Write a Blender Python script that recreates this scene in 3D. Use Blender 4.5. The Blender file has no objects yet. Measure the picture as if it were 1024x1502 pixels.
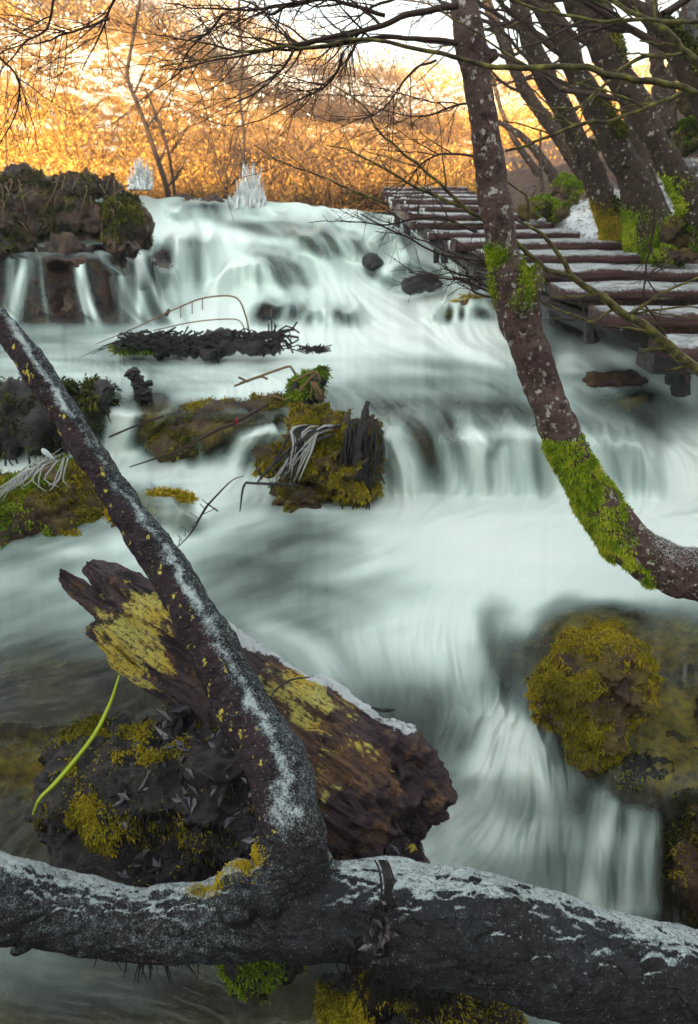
import bpy, bmesh, math, random
import numpy as np
from mathutils import Vector

C = bpy.context.scene.collection
scn = bpy.context.scene
R = math.radians
rng = np.random.default_rng(7)
random.seed(7)

# ------------------------------------------------------------------ camera
F = 1001.0
PITCH = R(25.7)
CH = 2.6
cam_d = bpy.data.cameras.new('camera')
cam = bpy.data.objects.new('camera', cam_d)
C.objects.link(cam)
cam_d.sensor_fit = 'VERTICAL'; cam_d.sensor_height = 24
cam_d.lens = F / 1502 * 24
cam_d.clip_start = 0.05; cam_d.clip_end = 2000
cam.location = (0, 0, CH)
cam.rotation_euler = (math.pi / 2 - PITCH, 0, 0)
scn.camera = cam
cam_d.dof.use_dof = True; cam_d.dof.focus_distance = 1.95; cam_d.dof.aperture_fstop = 3.0

# ------------------------------------------------------------------ light
SUN_EL, SUN_AZ = R(19), R(200)          # azimuth measured clockwise from +Y: behind the camera, a little left
EXPOSURE = 1.72
world = bpy.data.worlds.new('World'); scn.world = world; world.use_nodes = True
wn = world.node_tree
bg = wn.nodes['Background']
sky = wn.nodes.new('ShaderNodeTexSky'); sky.sky_type = 'NISHITA'; sky.sun_disc = False
sky.sun_elevation = SUN_EL; sky.sun_rotation = SUN_AZ
sky.dust_density = 4.0; sky.air_density = 1.0; sky.ozone_density = 0.6
hs = wn.nodes.new('ShaderNodeHueSaturation'); hs.inputs['Saturation'].default_value = .38      # thin high cloud greys the blue
wn.links.new(sky.outputs[0], hs.inputs['Color']); tint = wn.nodes.new('ShaderNodeMix'); tint.data_type = 'RGBA'; tint.blend_type = 'MULTIPLY'
tint.inputs[0].default_value = 1; tint.inputs[7].default_value = (.93, 1.04, 1.03, 1)
wn.links.new(hs.outputs[0], tint.inputs[6]); wn.links.new(tint.outputs[2], bg.inputs[0]); bg.inputs[1].default_value = 0.14
sl = bpy.data.lights.new('sun', 'SUN'); sl.energy = 5.0; sl.angle = R(0.5); sl.color = (1, .76, .42)
so = bpy.data.objects.new('sun', sl); C.objects.link(so)
sd = Vector((math.sin(SUN_AZ) * math.cos(SUN_EL), math.cos(SUN_AZ) * math.cos(SUN_EL), math.sin(SUN_EL)))
so.rotation_euler = sd.to_track_quat('Z', 'Y').to_euler(); so.location = (0, -5, 30)
scn.view_settings.view_transform = 'Standard'; scn.view_settings.look = 'None'
scn.view_settings.gamma = 1; scn.view_settings.exposure = EXPOSURE
scn.cycles.max_bounces = 5; scn.cycles.diffuse_bounces = 3; scn.cycles.transparent_max_bounces = 10

# ------------------------------------------------------------------ mapping helpers (photo measurements -> metres)
cp, sp = math.cos(PITCH), math.sin(PITCH)
def W(px, py, Y):
    px = np.asarray(px, float); py = np.asarray(py, float); Y = np.asarray(Y, float)
    u = (px - 512) / F; v = (751 - py) / F
    d = Y / (cp + v * sp)
    return np.stack(np.broadcast_arrays(u * d, Y, CH + d * (-sp + v * cp)), -1)
def PR(py, Y):                       # metres per photo pixel there
    v = (751 - py) / F
    return (Y / (cp + v * sp)) / F

# ------------------------------------------------------------------ noise
def _h(ix, iy, iz, seed):
    h = (ix.astype(np.int64) * 374761393 + iy.astype(np.int64) * 668265263 + iz.astype(np.int64) * 2147483647 + seed * 974711) & 0xFFFFFFFF
    h = ((h ^ (h >> 13)) * 1274126177) & 0xFFFFFFFF
    h = ((h ^ (h >> 16)) * 2246822519) & 0xFFFFFFFF
    return ((h ^ (h >> 15)) & 0xFFFF) / 32767.5 - 1
def vnoise(p, seed=0):
    f = np.floor(p); t = p - f; i = f.astype(np.int64)
    t = t * t * t * (t * (t * 6 - 15) + 10)
    x, y, z = i[..., 0], i[..., 1], i[..., 2]; tx, ty, tz = t[..., 0], t[..., 1], t[..., 2]
    def L(a, b, k): return a + (b - a) * k
    return L(L(L(_h(x, y, z, seed), _h(x+1, y, z, seed), tx), L(_h(x, y+1, z, seed), _h(x+1, y+1, z, seed), tx), ty),
             L(L(_h(x, y, z+1, seed), _h(x+1, y, z+1, seed), tx), L(_h(x, y+1, z+1, seed), _h(x+1, y+1, z+1, seed), tx), ty), tz)
def fbm(p, scale, octs=4, seed=0, gain=.5):
    p = np.asarray(p, float) * scale; a = 1; s = 0
    for o in range(octs):
        s = s + a * vnoise(p, seed + o * 17); p = p * 2.03 + 7.1; a *= gain
    return s
def blur(a, s, axis):
    n = int(s * 3) + 1; k = np.exp(-.5 * (np.arange(-n, n + 1) / s) ** 2); k /= k.sum()
    pad = [(0, 0)] * a.ndim; pad[axis] = (n, n); b = np.pad(a, pad, mode='edge'); out = np.zeros_like(a)
    for j, w in enumerate(k):
        sl_ = [slice(None)] * a.ndim; sl_[axis] = slice(j, j + a.shape[axis]); out += w * b[tuple(sl_)]
    return out
def sstep(a, b, x):
    t = np.clip((x - a) / (b - a), 0, 1); return t * t * (3 - 2 * t)

# ------------------------------------------------------------------ object helpers
def tag(o, label=None, cat=None, group=None, kind=None):
    if label: o['label'] = label
    if cat: o['category'] = cat
    if group: o['group'] = group
    if kind: o['kind'] = kind
    return o
def empty(name, loc, label, cat, group=None):
    o = bpy.data.objects.new(name, None); C.objects.link(o); o.location = tuple(float(q) for q in loc)
    o.empty_display_size = .1
    return tag(o, label, cat, group)
def mesh_obj(name, verts, faces, mat, parent=None, smooth=True, attrs=None, uv=None, tri=False):
    """verts (n,3) array; faces: (m,3|4) int array or list of arrays"""
    verts = np.asarray(verts, dtype=np.float64)
    if parent is not None: verts = verts - np.array(parent.location)
    me = bpy.data.meshes.new(name)
    fl = faces if isinstance(faces, list) else [faces]
    fl = [np.asarray(f, dtype=np.int32) for f in fl if len(f)]
    nl = sum(f.size for f in fl); nf = sum(len(f) for f in fl)
    me.vertices.add(len(verts)); me.vertices.foreach_set('co', verts.astype(np.float32).ravel())
    me.loops.add(nl); me.polygons.add(nf)
    me.loops.foreach_set('vertex_index', np.concatenate([f.ravel() for f in fl]))
    tot = np.concatenate([np.full(len(f), f.shape[1], np.int32) for f in fl])
    st = np.concatenate([[0], np.cumsum(tot)[:-1]]).astype(np.int32)
    me.polygons.foreach_set('loop_start', st)
    try: me.polygons.foreach_set('loop_total', tot)
    except Exception: pass
    me.polygons.foreach_set('use_smooth', np.full(nf, smooth))
    me.update(calc_edges=True)
    for k, a in (attrs or {}).items():
        at = me.attributes.new(k, 'FLOAT', 'POINT'); at.data.foreach_set('value', np.asarray(a, np.float32))
    if uv is not None:
        at = me.attributes.new('flow', 'FLOAT_VECTOR', 'POINT')
        at.data.foreach_set('vector', np.asarray(uv, np.float32).ravel())
    me.materials.append(mat)
    o = bpy.data.objects.new(name, me); C.objects.link(o)
    if parent is not None: o.parent = parent
    return o
class MB:                            # collects pieces into one mesh
    def __init__(s): s.v = []; s.f3 = []; s.f4 = []; s.a = []; s.n = 0
    def add(s, v, f, tone=0.5):
        v = np.asarray(v, float); f = np.asarray(f, int)
        if not len(f): return
        (s.f3 if f.shape[1] == 3 else s.f4).append(f + s.n); s.v.append(v); s.n += len(v)
        s.a.append(np.full(len(v), tone) if np.isscalar(tone) else np.asarray(tone))
    def build(s, name, mat, parent=None, smooth=True):
        fl = [np.concatenate(x) for x in (s.f3, s.f4) if x]
        return mesh_obj(name, np.concatenate(s.v), fl, mat, parent, smooth, {'tone': np.concatenate(s.a)})
def catmull(P, n):
    P = np.asarray(P, float); m = len(P)
    if m == 2:
        t = np.linspace(0, 1, n)[:, None]; return P[0] * (1 - t) + P[1] * t
    E = np.vstack([2 * P[0] - P[1], P, 2 * P[-1] - P[-2]])
    seg = np.linalg.norm(np.diff(P[:, :3], axis=0), axis=1); cs = np.concatenate([[0], np.cumsum(seg)])
    s = np.linspace(0, cs[-1], n); k = np.clip(np.searchsorted(cs, s, 'right') - 1, 0, m - 2)
    t = ((s - cs[k]) / np.maximum(seg[k], 1e-9))[:, None]
    a, b, c, d = E[k], E[k+1], E[k+2], E[k+3]
    return .5 * (2*b + (c-a)*t + (2*a-5*b+4*c-d)*t*t + (3*b-a-3*c+d)*t**3)
def tube(path, rad, ns=8, ndiv=None, cap=True, rough=0, seed=0, resample=True):
    """path (n,3), rad scalar or (n,) -> verts, quads"""
    path = np.asarray(path, float); rad = np.full(len(path), rad) if np.isscalar(rad) else np.asarray(rad, float)
    q = np.hstack([path, rad[:, None]])
    if resample: q = catmull(q, ndiv or max(4, 5 * len(path)))
    p, r = q[:, :3], np.maximum(q[:, 3], 1e-4)
    T = np.gradient(p, axis=0); T /= np.linalg.norm(T, axis=1)[:, None] + 1e-12
    up = np.array([0, 0, 1.]) if abs(T[0, 2]) < .9 else np.array([1., 0, 0])
    N = np.zeros_like(T); nprev = np.cross(T[0], up); nprev /= np.linalg.norm(nprev)
    for i in range(len(T)):
        nprev = nprev - T[i] * nprev.dot(T[i]); nprev /= np.linalg.norm(nprev) + 1e-12; N[i] = nprev
    B = np.cross(T, N); a = np.linspace(0, 2 * np.pi, ns, endpoint=False)
    ring = np.cos(a)[None, :, None] * N[:, None] + np.sin(a)[None, :, None] * B[:, None]
    v = p[:, None] + ring * r[:, None, None]
    if rough:
        nn = fbm(v, 9 / max(r.max(), .02) * .15, 3, seed); v = v + ring * (nn * rough)[..., None] * r[:, None, None]
    n = len(p); i, j = np.meshgrid(np.arange(n - 1), np.arange(ns), indexing='ij')
    f = np.stack([i*ns+j, i*ns+(j+1) % ns, (i+1)*ns+(j+1) % ns, (i+1)*ns+j], -1).reshape(-1, 4)
    v = v.reshape(-1, 3)
    if cap:
        v = np.vstack([v, p[0], p[-1]]); j = np.arange(ns); k = (j + 1) % ns
        f = np.vstack([f, np.stack([k, j, np.full(ns, n*ns), np.full(ns, n*ns)], -1)[:, [0, 1, 2, 2]]]) if False else f
        c0 = np.stack([k, j, np.full(ns, n*ns)], -1); c1 = np.stack([(n-1)*ns+j, (n-1)*ns+k, np.full(ns, n*ns+1)], -1)
        return v, f, np.vstack([c0, c1])
    return v, f, np.zeros((0, 3), int)
def add_tube(mb, path, rad, ns=8, ndiv=None, tone=.5, **kw):
    v, f, c = tube(path, rad, ns, ndiv, **kw); n0 = mb.n
    mb.add(v, f, tone)
    if len(c): mb.f3.append(c + n0)
def pxpath(pts, Y=None):             # [(px,py,rpx[,Y])] -> path, radii in metres
    P = []; r = []
    for q in pts:
        yy = q[3] if len(q) > 3 else Y
        P.append(W(q[0], q[1], yy)); r.append(q[2] * PR(q[1], yy))
    return np.array(P), np.array(r)
_ico = {}
def ico(sub):
    if sub not in _ico:
        bm = bmesh.new(); bmesh.ops.create_icosphere(bm, subdivisions=sub, radius=1)
        _ico[sub] = (np.array([v.co[:] for v in bm.verts]), np.array([[v.index for v in f.verts] for f in bm.faces])); bm.free()
    return _ico[sub]
def fuse(pieces, voxel, smooth_it=3):
    """union of closed pieces [(v, quads, tris)] into one skin; returns verts, faces, normals"""
    v = []; fs = []; n = 0
    for p in pieces:
        v.append(p[0])
        for f in p[1:]:
            fs += [tuple(int(q) + n for q in r) for r in f]
        n += len(p[0])
    me = bpy.data.meshes.new('tmp'); me.from_pydata(np.vstack(v).tolist(), [], fs)
    o = bpy.data.objects.new('tmp', me); C.objects.link(o)
    m = o.modifiers.new('r', 'REMESH'); m.mode = 'VOXEL'; m.voxel_size = voxel; m.adaptivity = 0
    if smooth_it:
        s = o.modifiers.new('s', 'SMOOTH'); s.iterations = smooth_it; s.factor = .5
    dg = bpy.context.evaluated_depsgraph_get(); dg.update()
    ev = o.evaluated_get(dg); em = ev.to_mesh()
    nv = len(em.vertices); co = np.zeros(nv * 3, np.float32); em.vertices.foreach_get('co', co)
    no = np.zeros(nv * 3, np.float32); em.vertices.foreach_get('normal', no)
    npoly = len(em.polygons); lt = np.zeros(npoly, np.int32); em.polygons.foreach_get('loop_total', lt)
    lv = np.zeros(len(em.loops), np.int32); em.loops.foreach_get('vertex_index', lv)
    ls = np.zeros(npoly, np.int32); em.polygons.foreach_get('loop_start', ls)
    f4 = lv[ls[lt == 4][:, None] + np.arange(4)] if (lt == 4).any() else np.zeros((0, 4), int)
    f3 = lv[ls[lt == 3][:, None] + np.arange(3)] if (lt == 3).any() else np.zeros((0, 3), int)
    ev.to_mesh_clear(); bpy.data.objects.remove(o); bpy.data.meshes.remove(me)
    return co.reshape(-1, 3).astype(float), [f4, f3], no.reshape(-1, 3).astype(float)
def vnormals(v, fl):
    n = np.zeros_like(v)
    for f in fl:
        if len(f):
            c = np.cross(v[f[:, 1]] - v[f[:, 0]], v[f[:, 2]] - v[f[:, 0]])
            for k in range(f.shape[1]): np.add.at(n, f[:, k], c)
    return n / (np.linalg.norm(n, axis=1)[:, None] + 1e-12)
def ell(c, r, sub=3, rot=0):
    v, f = ico(sub); v = v * np.asarray(r, float)
    if rot:
        cr, sr = math.cos(rot), math.sin(rot); v = np.stack([v[:, 0]*cr - v[:, 1]*sr, v[:, 0]*sr + v[:, 1]*cr, v[:, 2]], -1)
    return (v + np.asarray(c), f)

# ------------------------------------------------------------------ material helpers
class M:
    def __init__(s, name):
        s.m = bpy.data.materials.new(name); s.m.use_nodes = True; s.t = s.m.node_tree
        s.p = s.t.nodes['Principled BSDF']; s.o = s.t.nodes['Material Output']
    def n(s, typ, ins=None, **kw):
        nd = s.t.nodes.new('ShaderNode' + typ)
        for k, v in kw.items(): setattr(nd, k, v)
        for k, v in (ins or {}).items(): s.set(nd.inputs[k], v)
        return nd
    def set(s, sock, v):
        if isinstance(v, bpy.types.NodeSocket): s.t.links.new(v, sock)
        elif isinstance(v, (tuple, list)) and len(v) == 3 and sock.type == 'RGBA': sock.default_value = (*v, 1)
        else: sock.default_value = v
    def pos(s): return s.n('NewGeometry').outputs['Position']
    def nz(s): return s.n('SeparateXYZ', {0: s.n('NewGeometry').outputs['Normal']}).outputs[2]
    def attr(s, a): return s.n('Attribute', attribute_name=a).outputs['Fac']
    def scl(s, vec, sc):
        return s.n('Mapping', {'Vector': vec, 'Scale': sc}).outputs[0]
    def noise(s, scale, detail=5, vec=None, rough=.55, dist=0):
        return s.n('TexNoise', {'Vector': vec if vec is not None else s.pos(), 'Scale': scale, 'Detail': detail, 'Roughness': rough, 'Distortion': dist}).outputs[0]
    def vor(s, scale, vec=None, feature='F1'):
        return s.n('TexVoronoi', {'Vector': vec if vec is not None else s.pos(), 'Scale': scale}, feature=feature).outputs[0]
    def ramp(s, fac, stops, interp='LINEAR'):
        nd = s.n('ValToRGB', {0: fac}); r = nd.color_ramp; r.interpolation = interp
        while len(r.elements) < len(stops): r.elements.new(.5)
        for e, (p, c) in zip(r.elements, stops):
            e.position = p; e.color = (*c, 1) if isinstance(c, tuple) else (c, c, c, 1)
        return nd.outputs[0]
    def mr(s, v, a, b, c=0, d=1):
        nd = s.n('MapRange', {0: v, 1: a, 2: b, 3: c, 4: d}); nd.interpolation_type = 'SMOOTHSTEP' if False else 'LINEAR'; return nd.outputs[0]
    def math(s, op, a, b=0): return s.n('Math', {0: a, 1: b}, operation=op).outputs[0]
    def mix(s, f, a, b, mode='MIX'):
        nd = s.n('Mix', data_type='RGBA', blend_type=mode)
        s.set(nd.inputs[0], f); s.set(nd.inputs[6], a); s.set(nd.inputs[7], b); return nd.outputs[2]
    def bump(s, h, st=.5, dist=.01):
        return s.n('Bump', {'Height': h, 'Strength': st, 'Distance': dist}).outputs[0]
    def fin(s, col, rough=.8, normal=None, spec=.3, **kw):
        s.set(s.p.inputs['Base Color'], col); s.set(s.p.inputs['Roughness'], rough); s.set(s.p.inputs['Specular IOR Level'], spec)
        if normal is not None: s.set(s.p.inputs['Normal'], normal)
        for k, v in kw.items(): s.set(s.p.inputs[k], v)
        return s.m

def bark_mat(name, dark, mid, fattr=False, frost=.5, frost_lo=.45, lichen=(.75, .62, .10), lich_amt=.62, pale=(.55, .52, .46), pale_amt=.66, sc=1.0, frostcol=(.70, .76, .78), redsheen=(.085, .042, .052)):
    m = M(name); p = m.pos()
    n1 = m.noise(14 * sc, 8, rough=.65); n2 = m.noise(60 * sc, 6, rough=.7); n3 = m.noise(5 * sc, 4)
    col = m.ramp(n1, [(.3, dark), (.5, mid), (.62, dark), (.8, tuple(q * 1.8 for q in mid))])
    col = m.mix(m.mr(n3, .45, .7), col, redsheen)
    pl = m.mr(m.noise(22 * sc, 3), pale_amt, pale_amt + .05); col = m.mix(m.math('MULTIPLY', pl, m.mr(n2, .35, .5)), col, pale)
    lv = m.mr(m.noise((34 if fattr else 17) * sc, 6, vec=m.scl(p, (1.1, .9, .8)), rough=.6), lich_amt, lich_amt + .04); col = col if fattr else m.mix(m.math('MULTIPLY', lv, m.mr(n2, .38, .5)), col, lichen)
    fz = m.math('ADD', m.nz(), m.math('MULTIPLY', m.math('SUBTRACT', m.noise(8 * sc, 6, rough=.7), .5), 1.1))
    fz = m.math('ADD', fz, m.math('MULTIPLY', m.math('SUBTRACT', n2, .5), .9))
    fm = m.mr(fz, frost_lo, frost_lo + .25, 0, frost)
    if fattr:
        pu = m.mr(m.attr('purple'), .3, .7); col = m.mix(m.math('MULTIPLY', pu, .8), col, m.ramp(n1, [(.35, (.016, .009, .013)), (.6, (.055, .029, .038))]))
        col = m.mix(m.math('MULTIPLY', m.math('MULTIPLY', lv, m.mr(n2, .38, .5)), pu), col, lichen)
        sp_ = m.math('ADD', n2, m.math('MULTIPLY', m.math('SUBTRACT', m.noise(230, 3, rough=.75), .5), 1.5))
        gr = m.math('MULTIPLY', m.mr(sp_, .5, .68), m.attr('grey')); col = m.mix(m.math('MULTIPLY', gr, .75), col, (.26, .31, .33))
        fz = m.math('ADD', m.attr('frost'), m.math('MULTIPLY', m.math('SUBTRACT', sp_, .5), 1.9)); fm = m.mr(fz, .34, .92, 0, frost)
    col = m.mix(fm, col, frostcol)
    dv = m.n('VectorMath', {0: m.scl(p, (.45, .8, .8)), 1: m.n('VectorMath', {0: m.n('TexNoise', {'Vector': p, 'Scale': 9.0}).outputs[1], 'Scale': .08}, operation='SCALE').outputs[0]}, operation='ADD').outputs[0]
    ck = m.math('MAXIMUM', m.mr(m.vor(34 * sc, dv, 'DISTANCE_TO_EDGE'), 0, .06), m.mr(m.noise(6 * sc, 3), .46, .54))
    col = m.mix(m.math('MULTIPLY', m.math('SUBTRACT', 1, ck), .5), col, (.006, .005, .006))
    h = m.math('ADD', n1, m.math('MULTIPLY', n2, .7)); h = m.math('ADD', h, m.math('MULTIPLY', fm, .3)); h = m.math('ADD', h, m.math('MULTIPLY', ck, .25))
    return m.fin(col, m.mr(n1, .3, .7, .55, .9), m.bump(h, 1.0, .013), .22)

MAT = {}
MAT['log'] = bark_mat('wet_dark_bark', (.010, .010, .013), (.030, .032, .038), fattr=True, frost=.9, frost_lo=.98, lich_amt=.60, pale_amt=.74, frostcol=(.62, .70, .72), redsheen=(.022, .014, .018))
MAT['tree'] = bark_mat('reddish_bark', (.040, .024, .024), (.15, .092, .082), frost=0.0, frost_lo=2, lich_amt=.74, pale_amt=.585, pale=(.50, .46, .42), sc=1.7, redsheen=(.085, .045, .042))
MAT['tree_back'] = bark_mat('brown_bark', (.020, .013, .011), (.062, .038, .028), frost=.1, frost_lo=1.2, lich_amt=.66, lichen=(.17, .19, .03), pale_amt=.62, sc=1.3, pale=(.42, .38, .32), redsheen=(.050, .031, .022))
MAT['fartwig'] = M('brown_twig_bark').fin((.16, .075, .03), .8)
MAT['twig'] = M('twig_bark').fin((.045, .024, .018), .7)
def m_green():
    m = M('green_branch_bark'); n = m.noise(30, 4)
    return m.fin(m.ramp(n, [(.35, (.035, .022, .018)), (.55, (.11, .095, .025)), (.78, (.30, .27, .05))]), .7, m.bump(n, .4, .005))
MAT['gbranch'] = m_green()
def m_moss(name, a, b, c):
    m = M(name); t = m.attr('tone')
    col = m.ramp(t, [(0, a), (.5, b), (1, c)])
    m.fin(col, .75, spec=.15)
    return m.m
MAT['moss_green'] = m_moss('bright_green_moss', (.045, .075, .006), (.20, .31, .012), (.50, .50, .04))
MAT['moss_ochre'] = m_moss('ochre_moss', (.055, .055, .008), (.27, .22, .012), (.58, .40, .03))
MAT['moss_dark'] = m_moss('dark_moss', (.02, .022, .008), (.075, .085, .010), (.26, .22, .02))
def m_rock(name, stops, sc=1, rough=.55, wet=.35):
    m = M(name); n1 = m.noise(6 * sc, 8, rough=.65); n2 = m.noise(35 * sc, 5, rough=.7)
    col = m.ramp(n1, stops); col = m.mix(m.mr(n2, .5, .75, 0, .55), col, (.015, .012, .012))
    h = m.math('ADD', n1, m.math('MULTIPLY', n2, .35))
    return m.fin(col, rough, m.bump(h, .9, .03), wet)
MAT['rock_dark'] = m_rock('wet_tufa_rock', [(.3, (.008, .006, .007)), (.45, (.028, .015, .014)), (.58, (.085, .042, .024)), (.72, (.075, .055, .018))])
MAT['rock_brown'] = m_rock('brown_mossy_rock', [(.3, (.02, .012, .014)), (.45, (.065, .036, .025)), (.58, (.12, .085, .015)), (.75, (.24, .15, .04))])
MAT['root'] = m_rock('wet_black_root', [(.3, (.005, .004, .005)), (.6, (.020, .014, .014)), (.8, (.06, .038, .03))], 2, .22, .6)
MAT['stone'] = m_rock('grey_stone', [(.3, (.05, .05, .06)), (.6, (.14, .13, .14)), (.8, (.22, .2, .2))], 1.5)

def m_rotten():
    m = M('rotten_wood'); p = m.pos()
    ax = W(600, 1200, 1.5) - W(100, 850, 2.2); yaw = math.atan2(ax[1], ax[0]); pit = math.atan2(ax[2], math.hypot(ax[0], ax[1]))
    g = m.attr('grain'); g2 = m.attr('along')
    vec = m.n('CombineXYZ', {0: m.attr('along'), 1: m.attr('ga'), 2: m.attr('gb')}).outputs[0]
    n1 = m.noise(1.0, 8, vec=m.scl(vec, (5, 38, 38)), rough=.7); n2 = m.noise(1, 6, vec=m.scl(vec, (22, 120, 120)), rough=.7)
    n3 = m.noise(7, 5, rough=.6)
    col = m.ramp(n1, [(.34, (.006, .005, .007)), (.46, (.030, .017, .024)), (.55, (.085, .055, .06)), (.64, (.06, .03, .03)), (.78, (.28, .20, .14))])
    och_ = m.math('ADD', m.noise(9, 6, rough=.65), m.math('MULTIPLY', m.attr('och'), .16)); col = m.mix(m.mr(och_, .54, .62, 0, .8), col, m.ramp(n2, [(.38, (.04, .02, .02)), (.6, (.25, .13, .055))]))
    lz = m.math('ADD', m.noise(1, 5, vec=m.scl(vec, (9, 22, 22)), rough=.65), m.math('MULTIPLY', m.attr('lich'), .33))
    lm = m.math('MULTIPLY', m.mr(lz, .61, .66), m.mr(m.math('ADD', m.math('MULTIPLY', n2, .6), m.math('MULTIPLY', m.noise(70, 4, rough=.7), .5)), .46, .56))
    col = m.mix(lm, col, m.ramp(n3, [(.4, (.62, .45, .05)), (.6, (.62, .56, .16))]))
    fz = m.math('ADD', m.attr('snow'), m.math('MULTIPLY', m.math('SUBTRACT', m.noise(25, 5, rough=.7), .5), 1.6))
    fm = m.mr(fz, .62, .8, 0, .9); col = m.mix(fm, col, (.72, .76, .78))
    h = m.math('ADD', n1, m.math('MULTIPLY', n2, .6))
    return m.fin(col, .6, m.bump(h, 1.0, .02), .35)
MAT['rotten'] = m_rotten()

def m_plank():
    m = M('snowy_plank_wood'); p = m.pos()
    n1 = m.noise(1, 7, vec=m.scl(p, (3, 30, 40)), rough=.7)
    col = m.ramp(n1, [(.3, (.020, .010, .012)), (.5, (.055, .024, .024)), (.7, (.12, .06, .05))])
    fz = m.math('ADD', m.nz(), m.math('MULTIPLY', m.math('SUBTRACT', m.noise(12, 6, vec=m.scl(p, (.6, 1, 1)), rough=.75), .5), 1.3))
    fz = m.math('ADD', fz, m.math('MULTIPLY', m.math('SUBTRACT', m.noise(45, 4, rough=.7), .5), .9)); fm = m.mr(fz, .72, 1.05, 0, .82); col = m.mix(fm, col, (.60, .64, .66))
    return m.fin(col, .7, m.bump(m.math('ADD', n1, fm), .7, .015), .3)
MAT['plank'] = m_plank()
def m_ice():
    m = M('ice'); n = m.noise(30, 3)
    return m.fin((.90, .94, .96), .12, m.bump(n, .5, .01), .6, **{'Transmission Weight': .4, 'IOR': 1.25})
MAT['ice'] = m_ice()
MAT['reed'] = M('dry_reed').fin((.20, .13, .06), .6)
MAT['frost_reed'] = M('frosted_reed').fin((.42, .42, .41), .45)
MAT['grass'] = M('green_blade').fin((.40, .50, .03), .45)
def m_leaf():
    m = M('wet_dead_leaf'); t = m.attr('tone')
    return m.fin(m.ramp(t, [(0, (.015, .014, .02)), (.5, (.045, .04, .05)), (.85, (.11, .085, .09)), (1, (.22, .06, .03))]), .25, spec=.6)
MAT['leaf'] = m_leaf()
MAT['redleaf'] = M('red_leaf').fin((.30, .015, .03), .5)

def m_water():
    m = M('flowing_water'); f = m.attr('foam_shade')
    for nd in (m.p,): m.t.nodes.remove(nd)
    col = m.ramp(f, [(0, (.27, .36, .345)), (.45, (.43, .54, .515)), (.75, (.68, .785, .75)), (1, (.93, .98, .94))])  # water colour follows foam together with painted light and shade
    st = m.attr('relief')
    nrm = m.bump(st, .35, .05)
    silk = m.n('BsdfPrincipled', {'Base Color': col, 'Roughness': .55, 'Specular IOR Level': .25, 'Normal': nrm}).outputs[0]
    tr = m.n('BsdfTransparent', {'Color': (.80, .90, .88)}).outputs[0]
    gl = m.n('BsdfGlossy', {'Color': (.8, .87, .86), 'Roughness': .28, 'Normal': nrm}).outputs[0]
    fr = m.n('Fresnel', {'IOR': 1.33, 'Normal': nrm}).outputs[0]
    clear = m.n('MixShader', {0: m.math('MULTIPLY', fr, .8), 1: tr, 2: gl}).outputs[0]
    cover = m.mr(f, .10, .80)
    mx = m.n('MixShader', {0: cover, 1: clear, 2: silk}).outputs[0]
    m.t.links.new(mx, m.o.inputs[0])
    return m.m
MAT['water'] = m_water()
def m_bed():
    m = M('stream_bed'); n1 = m.noise(5, 8, rough=.65); n2 = m.noise(22, 6, rough=.7); oc = m.attr('ochre')
    col = m.ramp(n1, [(.3, (.025, .018, .017)), (.5, (.085, .055, .04)), (.7, (.15, .11, .05))])
    oz = m.math('MULTIPLY', m.mr(m.math('ADD', n2, oc), .75, 1.15), 1)
    col = m.mix(oz, col, m.ramp(n1, [(.35, (.20, .15, .012)), (.5, (.42, .24, .03)), (.65, (.55, .40, .04))]))
    return m.fin(col, .55, m.bump(m.math('ADD', n1, m.math('MULTIPLY', n2, .4)), .8, .03), .35)
MAT['bed'] = m_bed()
def m_bank():
    m = M('snowy_leaf_litter'); n1 = m.noise(3, 8, rough=.65); n2 = m.noise(26, 6, rough=.7)
    dirt = m.ramp(n2, [(.3, (.02, .013, .012)), (.5, (.10, .06, .045)), (.7, (.22, .13, .09))])
    mask = m.mr(m.math('ADD', m.math('ADD', m.math('MULTIPLY', n1, .5), m.math('MULTIPLY', n2, .75)), m.attr('snow')), .93, 1.03)
    col = m.mix(mask, dirt, (.75, .78, .81))
    return m.fin(col, .8, m.bump(m.math('ADD', n2, mask), .7, .03), .2)
MAT['bank'] = m_bank()
def m_hill():
    m = M('snow_patched_hillside'); n1 = m.noise(.25, 9, rough=.68); n2 = m.noise(1.6, 8, rough=.7)
    s = m.math('ADD', m.math('MULTIPLY', n1, .55), m.math('MULTIPLY', n2, .55))
    mask = m.mr(m.math('ADD', m.math('ADD', m.math('MULTIPLY', n1, .3), m.math('MULTIPLY', n2, .8)), m.attr('snow')), .61, .68)
    dirt = m.ramp(n2, [(.3, (.10, .05, .018)), (.5, (.36, .17, .045)), (.7, (.58, .32, .09))])
    col = m.mix(mask, dirt, (.78, .74, .70))
    return m.fin(col, .9, m.bump(n2, .6, .4), .1)
MAT['hill'] = m_hill()
def m_scrub():
    m = M('hillside_scrub'); t = m.attr('tone')
    return m.fin(m.ramp(t, [(0, (.08, .045, .03)), (.35, (.28, .14, .05)), (.7, (.58, .29, .055)), (1, (.80, .50, .12))]), .8, spec=.1)
MAT['scrub'] = m_scrub()
MAT['snowclump'] = M('snow_clump').fin((.78, .76, .72), .9)
MAT['ridge'] = m_rock('unseen_terrain', [(.3, (.03, .025, .02)), (.7, (.09, .07, .05))], .1, .9, .1)  # terrain behind the camera, with the ridge added to block sun

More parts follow.
